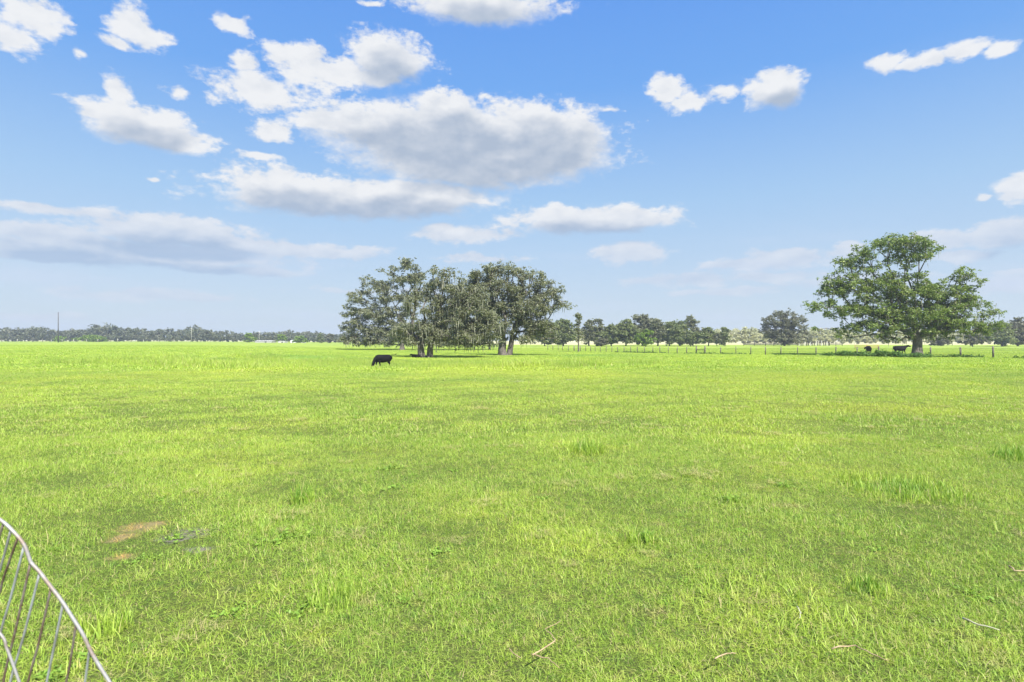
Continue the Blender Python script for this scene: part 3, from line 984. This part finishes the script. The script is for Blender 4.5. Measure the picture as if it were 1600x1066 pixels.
for q, (px, top, w, lab, s) in enumerate([
    (1520, 520, 36, 'low tree behind the right tip of the big spreading oak', 70),
    (1566, 502, 40, 'tall grey green tree at the right edge of the photo, behind the oak', 71),
    (1590, 497, 40, 'rightmost grey green tree at the edge of the photo', 72),
    (1470, 528, 26, 'small bush tree seen right of the big oak trunk under its crown', 73)]):
    row_tree(px, top, w, lab, Y=205 + 8 * q, seed=s, leaf=M_leaf_brown if q != 1 else M_leaf_mid, grp='trees behind the big oak', skirt=.08)

# far left small trees in front of the wood
FAR = 'small bright trees before the far left wood'
for (px, top, w, lab, s) in [
    (93, 526, 15, 'small bright bush at the foot of the tall pole', 80),
    (146, 524, 44, 'low wide green bush before the far left wood', 81),
    (390, 521, 17, 'bright yellow green tree left of the low pale building', 83),
    (440, 523, 16, 'bright yellow green tree right of the low pale building', 84),
    (469, 526, 20, 'low bright tree between the two white sheds', 85),
    (502, 522, 9, 'slim cone shaped green tree near the oak group', 86),
    (516, 522, 12, 'brownish small tree touching the left side of the oak group', 87)]:
    row_tree(px, top, w, lab, Y=400, seed=s, leaf=M_leaf_bright if s not in (86, 87) else (M_leaf_mid if s == 86 else M_leaf_brown), grp=FAR, skirt=.04, lsize=.6, rc=1.5, per=40, name='small_tree', cat='small tree')


# ------------------------------------------------------------------ far woods
def wood(name, label, spans, mat, seed, lsize, per):
    """spans: (px0, px1, Y, spacing px, height m lo, hi)"""
    rs = np.random.default_rng(seed)
    Vs = []; Ts = []
    for (p0, p1, Y, step, h0, h1) in spans:
        px = p0
        while px < p1:
            y = Y + rs.uniform(-18, 18)
            x = (px - 800) / F * y; z0 = g(x, y)
            h = rs.uniform(h0, h1) * (1 + .12 * math.sin(px * .045) + .08 * math.sin(px * .13))
            w = h * rs.uniform(.45, .8)
            nb = 16
            d = rs.normal(0, 1, (nb, 3)); d /= np.linalg.norm(d, axis=1)[:, None]
            C = np.array([x, y, z0 + h * .55]) + d * (rs.uniform(.3, 1, nb) ** .5)[:, None] * np.array([w * .6, w * .6, h * .42])
            C[:, 2] = np.maximum(C[:, 2], z0 + .6)
            R = np.full(nb, h * .14) * rs.uniform(.6, 1.2, nb)
            cv = np.clip(np.full(nb, rs.random()) + rs.normal(0, .15, nb), 0, 1)
            V, Fc, T = leaf_cloud(C, R, per, lsize, rs, cvar=cv)
            T[:, 1] = np.clip(T[:, 1] * .6 + rs.random() * .45, 0, 1)
            Vs.append(V); Ts.append(T)
            px += step * rs.uniform(.6, 1.4)
    V = np.concatenate(Vs); T = np.concatenate(Ts)
    V[:, 2] = np.maximum(V[:, 2], -1.3)
    o = add(name, mesh_np(name, V, np.arange(len(V)).reshape(-1, 4), mat, T))
    return tag(o, label, 'woods', kind='stuff')


wood('woodland', 'long dark band of far woods along the left horizon', [
    (-160, 330, 500, 6, 10, 12), (-160, 330, 530, 7, 11.5, 13.5), (330, 700, 560, 6, 9, 11), (330, 700, 600, 7, 9.5, 11.5), (-160, 700, 480, 6, 3, 6), (145, 185, 495, 9, 13, 15)], M_wood_far, 5, .85, 22)
wood('pale_woodland', 'pale sunlit band of scrubby woods along the right horizon', [
    (830, 1760, 400, 7, 7.5, 10.0), (830, 1760, 430, 8, 8.5, 11.5), (1060, 1760, 350, 11, 2.5, 5.0)], M_wood_pale, 6, .75, 24)


# ------------------------------------------------------------------ fence
def fence_Y(px):
    return 1.0 / (0.01724 + (px - 1552) * 1.4435e-5)


def build_fence():
    posts = [1603, 1552, 1501, 1454, 1373, 1339, 1306, 1275, 1246, 1220, 1196, 1173, 1150, 1126, 1101.5, 1088, 1073, 1058, 1044, 1031, 1020, 1007, 996, 985.5, 975, 965, 956, 947, 938, 930, 923,
             915, 907, 897, 888, 879, 872, 864, 856]
    root = empty('fence', on_ground(1250, fence_Y(1250)), 'long wire fence on wooden posts crossing behind the pasture on the right', 'fence')
    ro = root.location
    rs = random.Random(3)
    tops = []
    for px in posts:
        Y = fence_Y(px); p = on_ground(px, Y) - ro
        h = rs.uniform(1.08, 1.22); r = rs.uniform(.058, .08)
        if px in (1501, 1552): r = .085
        if px in (1101.5, 1088): r, h = .12, 1.35
        if px == 897: r, h = .12, 1.2
        lean = rs.uniform(-.04, .04)
        m = MB(); m.tube([p + Vector((0, 0, -.2)), p + Vector((lean * .5, 0, h * .5)), p + Vector((lean, 0, h))], [r * 1.05, r, r * .93], 8, True, .06)
        m.build('post', M_post, root)
        tops.append(p)
    a = on_ground(1088, fence_Y(1088)) - ro; b = on_ground(1101.5, fence_Y(1101.5)) - ro
    m = MB(); m.tube([a + Vector((0, 0, .72)), b + Vector((0, 0, .72))], .05, 8); m.build('brace_rail', M_post, root)
    for hgt in (.30, .55, .80, 1.02):
        m = MB()
        pts = []
        for i, p in enumerate(tops):
            pts.append(p + Vector((0, -.06, hgt)))
            if i < len(tops) - 1:
                q = (p + tops[i + 1]) / 2; pts.append(q + Vector((0, -.06, hgt - .025)))
        m.tube(pts, .006, 4)
        m.build('wire', M_wire, root)


build_fence()


def build_far_fence():
    root = empty('fence', on_ground(60, 380), 'faint far fence of short posts before the wood at far left', 'fence')
    ro = root.location
    rs = random.Random(8)
    top = []
    for px in (-20, 3, 15, 27, 42, 51, 66, 80, 97, 115, 135, 153, 172, 184, 205, 224, 248, 272):
        p = on_ground(px, 380) - ro
        m = MB(); h = rs.uniform(1.5, 2.3)
        m.tube([p + Vector((0, 0, -.2)), p + Vector((0, 0, h))], .16, 6, True, .08)
        m.build('post', M_post if px in (51, 66, 3, 172, 205) else M_palepost, root)
        top.append(p + Vector((0, -.2, 1.3)))
    m = MB(); m.tube(top, .03, 4); m.build('wire', M_wire, root)


M_palepost = simple_mat('sun_bleached_post', (0.50, 0.47, 0.40, 1), (0.36, 0.33, 0.28, 1), 5, .9)
build_far_fence()


# ------------------------------------------------------------------ corral
def build_corral():
    Y = 245
    root = empty('cattle_pen', on_ground(1255, Y), 'weathered grey board pen with a chute behind the lone round tree', 'cattle pen')
    ro = root.location
    G = g(ro.x, Y)

    def L(px, dz, dy=0): return Vector(((px - 800) / F * (Y + dy), Y + dy, G + dz)) - ro
    # rails on the open pen
    for (x0, x1, dy) in ((1162, 1250, 0), (1162, 1250, 14), (1296, 1316, 0)):
        for z in (.5, 1.0, 1.6):
            m = MB(); m.tube([L(x0, z, dy), L((x0 + x1) / 2, z - .03, dy), L(x1, z, dy)], .11, 5); m.build('rail', M_dark_wood, root)
    for px in (1162, 1179, 1196, 1209, 1221, 1234, 1246, 1296, 1306, 1316):
        m = MB(); m.tube([L(px, -.2), L(px, 1.7)], .13, 6, True, .06); m.build('post', M_dark_wood, root)
    # close set boards of the chute
    px = 1249.0; i = 0
    rs = random.Random(4)
    while px < 1296:
        h = rs.uniform(1.7, 2.3)
        m = MB(); m.box(L(px, h / 2 - .1, rs.uniform(-.2, .2)), (.42, .08, h + .2)); m.build('board', M_dark_wood if i % 3 else M_board, root)
        px += rs.uniform(2.4, 3.4); i += 1
    m = MB(); m.tube([L(1248, 1.5, .3), L(1296, 1.5, .3)], .09, 5); m.build('rail', M_dark_wood, root)


M_dark_wood = simple_mat('dark_pen_wood', (0.030, 0.027, 0.028, 1), (0.06, 0.055, 0.055, 1), 3, .9)
M_board = simple_mat('grey_boards', (0.30, 0.29, 0.28, 1), (0.42, 0.40, 0.38, 1), 3, .9)
build_corral()

M_red = simple_mat('faded_red_paint', (0.36, 0.09, 0.06, 1), (0.42, 0.16, 0.10, 1), 3, .6)


def build_red_gate():
    Y = 150
    root = empty('farm_gate', on_ground(1352, Y), 'low faded red rail gate behind the cattle under the oak', 'gate')
    ro = root.location

    def L(px, z): return Vector(((px - 800) / F * Y, Y, g((px - 800) / F * Y, Y) + z)) - ro
    for z in (.45, .7, .95, 1.2):
        m = MB(); m.tube([L(1336, z), L(1372, z)], .03, 6); m.build('rail', M_red, root)
    for px in (1336, 1354, 1372):
        m = MB(); m.tube([L(px, -.1), L(px, 1.28)], .06, 6); m.build('upright', M_red, root)


build_red_gate()

# ------------------------------------------------------------------ poles, sheds
M_pole = simple_mat('grey_pole', (0.07, 0.068, 0.065, 1), (0.10, 0.098, 0.095, 1), 1, .8)
M_palepole = simple_mat('pale_pole', (0.62, 0.60, 0.55, 1), (0.50, 0.48, 0.44, 1), 1, .8)
M_white = simple_mat('white_siding', (0.80, 0.80, 0.79, 1), (0.72, 0.72, 0.71, 1), 1, .6)
M_roofm = simple_mat('pale_metal_roof', (0.62, 0.60, 0.56, 1), (0.48, 0.45, 0.42, 1), 1, .5)
M_dark = simple_mat('dark_opening', (0.04, 0.04, 0.045, 1), (0.06, 0.06, 0.06, 1), 1, .6)


def pole(px, Y, top, r, label, mat, arm=True):
    b = on_ground(px, Y)
    root = empty('utility_pole', b, label, 'pole')
    h = P3(px, top, Y).z - b.z
    m = MB(); m.tube([(0, 0, -.3), (0, 0, h * .5), (0.02, 0, h)], [r, r * .85, r * .65], 8); m.build('shaft', mat, root)
    if arm:
        m = MB(); m.box((0, -r - .06, h - .9), (2.0, .12, .14)); m.build('crossarm', mat, root)
        for s in (-.85, 0, .85):
            m = MB(); m.tube([(s, -r - .06, h - .82), (s, -r - .06, h - .6)], .05, 6); m.build('insulator', M_palepole, root)


pole(91, 330, 488, .30, 'tall dark pole at far left rising above the woods', M_pole, False)
pole(299, 400, 512, .10, 'thin pale pole before the left woods, nearer the tall dark pole', M_palepole)
pole(405, 400, 517, .10, 'thin pale pole beside the low pale building', M_palepole)


def shed(name, px0, px1, top, Y, label, cat, wall, roof, depth=4.0, door=True):
    pc = (px0 + px1) / 2
    b = on_ground(pc, Y)
    root = empty(name, b, label, cat)
    w = (px1 - px0) / F * Y; h = P3(pc, top, Y).z - b.z
    m = MB(); m.box((0, 0, h * .37), (w, depth, h * .74)); m.build('wall', wall, root)
    bm = bmesh.new()
    e = h * .74
    xs = (-w / 2 - .15, w / 2 + .15); ys = (-depth / 2 - .2, 0, depth / 2 + .2)
    z0 = e - .05 + .004
    A = [[bm.verts.new((x, ys[0], z0)), bm.verts.new((x, ys[1], h)), bm.verts.new((x, ys[2], z0))] for x in xs]
    bm.faces.new(A[0]); bm.faces.new(A[1][::-1])
    for i, j in ((0, 1), (1, 2), (2, 0)): bm.faces.new((A[0][i], A[0][j], A[1][j], A[1][i]))
    bmesh.ops.recalc_face_normals(bm, faces=bm.faces)
    me = bpy.data.meshes.new('roof'); bm.to_mesh(me); bm.free(); me.materials.append(roof)
    add('roof', me, root)
    if door:
        m = MB(); m.box((w * .15, -depth / 2 - .02, e * .4), (min(1.0, w * .3), .06, e * .8)); m.build('door', M_dark, root)


shed('shed', 455.5, 461, 534 - 2.5, 410, 'left one of two tiny white sheds before the far woods', 'shed', M_white, M_white)
shed('shed', 472.5, 476.5, 534 - 2, 410, 'right one of two tiny white sheds before the far woods', 'shed', M_white, M_white)
shed('barn', 402, 428, 534.2 - 2, 395, 'long low pale farm building on the left horizon', 'barn', M_board, M_roofm, 8)
shed('barn', 437, 447, 534.2 - 1.2, 395, 'short low pale roofed building right of the long one', 'barn', M_roofm, M_roofm, 6)


# ------------------------------------------------------------------ cattle
def loft(bm, rings, n=16):
    """closed body through elliptical sections (centre, direction, half height, half width)"""
    R = []
    for (c, d, hh, hw) in rings:
        c = Vector(c); d = Vector(d).normalized(); side = d.cross(Vector((0, 0, 1)))
        side = side.normalized() if side.length > .05 else Vector((0, 1, 0))
        up = side.cross(d)
        R.append([bm.verts.new(c + side * hw * math.cos(t) + up * hh * math.sin(t)) for t in [2 * math.pi * q / n for q in range(n)]])
    for A, B in zip(R, R[1:]):
        for q in range(n): bm.faces.new((A[q], A[(q + 1) % n], B[(q + 1) % n], B[q]))
    bm.faces.new(R[0][::-1]); bm.faces.new(R[-1])


def path_loft(bm, pts, n=14):
    """pts: (x, y, z, half height, half width)"""
    rings = []
    for k, p in enumerate(pts):
        a = Vector(pts[max(k - 1, 0)][:3]); b = Vector(pts[min(k + 1, len(pts) - 1)][:3])
        rings.append((p[:3], b - a, p[3], p[4]))
    loft(bm, rings, n)


def cow(loc, rz, label, pose, s=1.0, name='cow', cat='cow', group='black cattle in the pasture'):
    """faces +X in its own frame"""
    root = empty(name, loc, label, cat, group, rz)
    root.scale = (s, s, s)
    lie = pose == 'lie'
    dz = -.62 if lie else 0.0
    m = MB(); bm = m.bm
    path_loft(bm, [(x, 0, z + dz, hh, hw) for (x, z, hh, hw) in (
        (-.90, 1.12, .08, .07), (-.86, 1.08, .20, .16), (-.74, 1.04, .30, .25), (-.50, 1.01, .34, .30), (-.20, .97, .38, .35), (.10, .95, .40, .37),
        (.36, .97, .385, .33), (.58, 1.01, .36, .26), (.74, 1.04, .29, .20), (.84, 1.06, .18, .13))])
    if pose == 'graze':
        nk = [(.62, 0, 1.06, .27, .18), (.84, 0, .90, .23, .14), (1.00, .01, .68, .17, .115), (1.08, .02, .50, .15, .11)]
        hd = [(1.03, .01, .60, .12, .10), (1.10, .02, .46, .145, .125), (1.17, .02, .30, .11, .10), (1.22, .02, .16, .085, .085), (1.24, .02, .10, .05, .06)]
    elif pose == 'up':
        nk = [(.60, 0, 1.10, .28, .18), (.84, 0, 1.20, .21, .13), (1.02, 0, 1.28, .165, .11), (1.14, 0, 1.33, .14, .11)]
        hd = [(1.04, 0, 1.36, .10, .09), (1.16, 0, 1.34, .145, .125), (1.32, 0, 1.28, .11, .10), (1.48, 0, 1.22, .085, .085), (1.54, 0, 1.20, .05, .06)]
    elif pose == 'rear':
        nk = [(.60, .02, 1.08, .28, .18), (.82, .06, 1.12, .20, .13), (.98, .12, 1.10, .16, .11), (1.08, .16, 1.08, .14, .11)]
        hd = [(1.00, .13, 1.12, .10, .09), (1.10, .18, 1.08, .145, .125), (1.22, .24, .98, .11, .10), (1.33, .30, .86, .085, .085), (1.36, .32, .82, .05, .06)]
    else:
        nk = [(.62, 0, .52, .24, .17), (.82, .02, .60, .17, .12), (.98, .04, .68, .14, .10), (1.06, .05, .70, .13, .10)]
        hd = [(.98, .04, .72, .10, .09), (1.08, .05, .71, .13, .115), (1.22, .07, .65, .10, .09), (1.34, .08, .59, .08, .08), (1.39, .09, .57, .05, .06)]
    path_loft(bm, nk); path_loft(bm, hd)
    hp = Vector(hd[1][:3])
    for sg in (-1, 1):
        path_loft(bm, [(hp.x - .05, hp.y + sg * .09, hp.z + .06, .035, .03), (hp.x - .08, hp.y + sg * .19, hp.z + .07, .05, .03), (hp.x - .10, hp.y + sg * .29, hp.z + .04, .02, .02)], 8)
    for sg in (-1, 1):
        if not lie:
            dx = {'graze': .11, 'up': .05, 'rear': .04}[pose] * sg
            path_loft(bm, [(-.62, sg * .15, .98, .17, .13), (-.62 + dx * .3, sg * .18, .76, .19, .11), (-.58 + dx * .6, sg * .19, .60, .12, .085), (-.70 + dx, sg * .19, .42, .068, .055),
                           (-.69 + dx, sg * .19, .24, .046, .044), (-.66 + dx, sg * .19, .10, .052, .05), (-.64 + dx, sg * .19, .045, .06, .055)], 10)
            path_loft(bm, [(.56, sg * .14, 1.0, .15, .11), (.55 - dx * .3, sg * .165, .76, .13, .095), (.55 - dx * .6, sg * .17, .56, .085, .075), (.55 - dx, sg * .17, .40, .062, .058),
                           (.55 - dx, sg * .17, .22, .044, .044), (.56 - dx, sg * .17, .10, .05, .05), (.58 - dx, sg * .17, .045, .058, .055)], 10)
        else:
            path_loft(bm, [(-.60, sg * .20, .32, .20, .16), (-.35, sg * .34, .20, .16, .12), (-.12, sg * .40, .12, .09, .08), (-.45, sg * .44, .07, .06, .05)], 10)
            path_loft(bm, [(.55, sg * .18, .28, .15, .11), (.78, sg * .23, .14, .09, .08), (.60, sg * .28, .06, .06, .05)], 10)
    bm.normal_update()
    body = m.build('body', M_cow, root)
    rm = body.modifiers.new('one_skin', 'REMESH'); rm.mode = 'VOXEL'; rm.voxel_size = .028; rm.use_smooth_shade = True
    sm = body.modifiers.new('soften', 'SMOOTH'); sm.iterations = 5; sm.factor = .5
    m = MB()
    if pose == 'graze':
        tl = [(-.84, 0, 1.27), (-.98, .02, 1.30), (-1.18, .04, 1.29), (-1.36, .06, 1.36), (-1.46, .06, 1.40)]
    elif lie:
        tl = [(-.84, 0, .58), (-.95, .05, .4), (-1.0, .1, .15), (-.98, .15, .05)]
    else:
        tl = [(-.84, 0, 1.27), (-.95, 0, 1.20), (-.98, 0, .85), (-.97, 0, .55), (-.96, 0, .38)]
    m.tube(tl, [.045, .032, .026, .042, .014][:len(tl)], 8)
    m.build('tail', M_cow, root)
    if not lie:
        for sg in (-1, 1):
            dx = {'graze': .11, 'up': .05, 'rear': .04}[pose] * sg
            for X, y in ((-.64 + dx, sg * .19), (.58 - dx, sg * .17)):
                m = MB(); m.tube([(X + .01, y, -.02), (X, y, .075)], [.074, .060], 8); m.build('hoof', M_hoof, root)
    return root


def gp(px, Y): return on_ground(px, Y)


cow(gp(599, 52.5), math.radians(222), 'black cow grazing head down in the tall grass of the hollow', 'graze', .96)
cow(gp(1406, 83.5), math.radians(-4), 'black cow standing with its head raised toward the big oak trunk', 'up', 1.0)
cow(gp(1357, 84), math.radians(68), 'round bodied black cow seen from behind under the left side of the oak', 'rear', .98)
cow(gp(1344, 83), math.radians(160), 'small black calf lying beside the round bodied cow', 'lie', .62, 'calf', 'calf')
cow(gp(650, 73.5), math.radians(175), 'small black calf lying in grass left of the double oak trunk', 'lie', .62, 'calf', 'calf')


# ------------------------------------------------------------------ weeds under the oak and along the fence
def weeds():
    rs = np.random.default_rng(91)
    C = []; R = []
    for px in np.arange(1288, 1450, .42):
        for q in range(2):
            p_ = px + rs.uniform(-2, 2)
            y = fence_Y(p_) - 1.6 + rs.normal(0, .9)
            x = (p_ - 800) / F * y
            e = 1 - abs((p_ - 1372) / 86) ** 3
            h = max(.08, .72 * e * (0.55 + .45 * math.sin(p_ * .16 + 1) * math.sin(p_ * .07)))
            C.append((x, y, g(x, y) + h * rs.uniform(.15, .8))); R.append(rs.uniform(.2, .42))
    for px in np.arange(960, 1620, 1.4):
        y = fence_Y(px) - .2 + rs.normal(0, .35)
        if rs.random() < .5 + .5 * math.sin(px * .05 + 2): 
            x = (px - 800) / F * y
            C.append((x, y, g(x, y) + rs.uniform(.02, .22))); R.append(rs.uniform(.12, .28))
    V, Fc, T = leaf_cloud(np.array(C), np.array(R), 75, .085, rs, up=.6, flat=.7)
    o = add('weeds', mesh_np('weeds', V, Fc, M_weed, T))
    tag(o, 'dark leafy weeds banked under the big oak and along the fence', 'weeds', kind='stuff')


weeds()

# ------------------------------------------------------------------ dry stalks lying in the near grass
M_straw = simple_mat('dry_stalk', (0.42, 0.32, 0.19, 1), (0.30, 0.21, 0.12, 1), 14, .8)
M_seed = simple_mat('bleached_seed_head', (0.42, 0.41, 0.28, 1), (0.33, 0.31, 0.19, 1), 20, .8)


def stalk(pxs, r, label, mat=M_straw, up=.085, name='dry_stalk', cat='dry stalk'):
    pts = []
    for (x, y) in pxs:
        p = hit(x, y + 8); p.z += up
        pts.append(p)
    o0 = pts[0].copy()
    P = []
    for a, b in zip(pts, pts[1:]):
        for q in range(3):
            t = q / 3
            P.append(a.lerp(b, t) - o0 + Vector((random.uniform(-.004, .004), random.uniform(-.004, .004), random.uniform(-.004, .004))))
    P.append(pts[-1] - o0)
    m = MB(); m.tube(P, [r * (1 - .6 * i / len(P)) for i in range(len(P))], 6)
    o = m.build(name, mat, None, o0)
    return tag(o, label, cat, 'dry stalks lying in the near grass')


stalk([(832, 1048), (868, 1026), (864, 1012), (852, 1004), (876, 990)], .0034, 'forked curling tan stalk in the near middle grass')
stalk([(834, 1048), (856, 1052), (874, 1066)], .003, 'short bent tan stalk joining the curling one at the bottom')
stalk([(795, 1036), (803, 1046), (814, 1050)], .003, 'tiny curved tan stalk left of the curling stalk')
stalk([(1300, 1036), (1335, 1032), (1362, 1046), (1388, 1058)], .0035, 'thin arching brown stalk at the bottom right')
stalk([(1118, 1052), (1135, 1044), (1150, 1044)], .0035, 'short brown stalk in the bottom grass right of middle')
stalk([(1576, 900), (1586, 904), (1606, 904)], .006, 'pale stalk at the right edge of the near grass')
stalk([(1505, 988), (1530, 996), (1562, 1004)], .006, 'bleached feathery seed stalk lying at the lower right', M_seed)
stalk([(1246, 965), (1250, 976), (1249, 984)], .004, 'tiny pale curl of straw in the near right grass', M_seed)

# ------------------------------------------------------------------ bent wire panel at the lower left
M_galv = None


def galv():
    m, k = new_mat('rusty_galvanised_rod')
    tc = k.n('ShaderNodeTexCoord')
    n = k.noise(tc.outputs['Object'], 9, 5, .7)
    n2 = k.noise(tc.outputs['Object'], 60, 4, .7)
    c = k.mix(k.ss(n, .44, .62), (0.34, 0.34, 0.335, 1), (0.24, 0.16, 0.115, 1))
    c = k.mix(k.m('MULTIPLY', n2, .45), c, (0.30, 0.27, 0.25, 1))
    b = k.n('ShaderNodeBsdfPrincipled', {'Base Color': c, 'Roughness': .55, 'Metallic': .25})
    bump = k.n('ShaderNodeBump', {'Strength': .4, 'Distance': .002, 'Height': n2}); k.link(bump.outputs[0], b.inputs['Normal'])
    o = k.n('ShaderNodeOutputMaterial'); k.link(b.outputs[0], o.inputs[0])
    return m


M_galv = galv()
M_rust = simple_mat('rusted_wire', (0.13, 0.085, 0.06, 1), (0.20, 0.17, 0.15, 1), 20, .8, .1)
M_zinc = simple_mat('dull_zinc_wire', (0.40, 0.42, 0.45, 1), (0.28, 0.28, 0.28, 1), 12, .5, .3)


def smooth_curve(pts, n=6):
    pts = [Vector(p) for p in pts]
    out = []
    for i in range(len(pts) - 1):
        p0 = pts[max(i - 1, 0)]; p1 = pts[i]; p2 = pts[i + 1]; p3 = pts[min(i + 2, len(pts) - 1)]
        for q in range(n):
            t = q / n
            out.append(.5 * ((2 * p1) + (p2 - p0) * t + (2 * p0 - 5 * p1 + 4 * p2 - p3) * t * t + (3 * p1 - p0 - 3 * p2 + p3) * t ** 3))
    out.append(pts[-1])
    return out


def wire_panel():
    Y0 = 1.30
    foot = Vector((-1.15, Y0, g(-1.15, Y0)))
    root = empty('wire_panel', foot, 'bent rusty galvanised wire panel with slanting rods at the lower left corner', 'wire panel')

    def W(px, py, dy=0): return P3(px, py, Y0 + dy) - foot
    rim = [(-420, 700), (-250, 730), (-100, 765), (-40, 788), (0, 812), (22, 832), (38, 852), (47, 876), (51, 882), (62, 894), (78, 915), (97, 940), (115, 968), (130, 992), (142, 1018), (158, 1045), (178, 1078),
           (215, 1150), (255, 1260), (280, 1400), (290, 1600)]
    rim3 = smooth_curve([W(x, y) for x, y in rim])
    m = MB(); m.tube(rim3, .0037, 10); m.build('top_rod', M_galv, root)
    low = [(-420, 860), (-200, 880), (-60, 930), (0, 990), (10, 1012), (18, 1032), (30, 1066), (45, 1110), (60, 1180), (75, 1300), (80, 1600)]
    m = MB(); m.tube(smooth_curve([W(x, y, .012) for x, y in low]), .0030, 8); m.build('cross_rod', M_galv, root)
    rods = [((6, 816), (-30, 930), M_rust), ((17, 828), (-14, 935), M_zinc), ((28, 840), (0, 925), M_rust), ((38, 852), (-6, 1020), M_zinc), ((48, 878), (2, 1085), M_rust), ((62, 895), (10, 1095), M_zinc), ((80, 918), (38, 1095), M_rust),
            ((99, 942), (68, 1100), M_zinc), ((119, 974), (98, 1100), M_rust), ((140, 1014), (126, 1110), M_zinc),
            ((172, 1068), (160, 1200), M_rust), ((200, 1120), (190, 1260), M_zinc),
            ((-30, 794), (-70, 950), M_zinc), ((-60, 780), (-100, 950), M_rust), ((-95, 767), (-140, 940), M_zinc), ((-140, 757), (-180, 940), M_rust)]
    for (a, b, mt) in rods:
        A = W(*a, dy=.002); Bp = W(*b, dy=.03)
        d = (Bp - A)
        # each rod runs on down to the ground
        k = (A.z - 0.02) / max(.05, (A.z - Bp.z))
        pts = [A, A.lerp(Bp, .5) + Vector((random.uniform(-.002, .002), 0, 0)), Bp]
        k2 = min(k, 3.2)
        pts.append(A + Vector((d.x * (1 + (k2 - 1) * .25), d.y * 1.4, d.z * (1 + (k2 - 1) * .5))))
        pts.append(A + Vector((d.x * (1 + (k2 - 1) * .4), d.y * 1.6, -(A.z - .01))))
        m = MB(); m.tube(smooth_curve(pts, 4), .0025, 8); m.build('rod', mt, root)


wire_panel()

# ------------------------------------------------------------------ air
def haze():
    m, k = new_mat('pale_air')
    v = k.n('ShaderNodeVolumePrincipled', {'Color': (0.86, 0.92, 1.0, 1), 'Density': 0.0004, 'Anisotropy': 0.2})
    o = k.n('ShaderNodeOutputMaterial'); k.link(v.outputs[0], o.inputs['Volume'])
    b = MB(); b.box((0, 750, 12), (3200, 1700, 30))
    ob = b.build('haze', m)
    tag(ob, 'pale summer haze between the near pasture and the far woods', 'haze', kind='stuff')


haze()
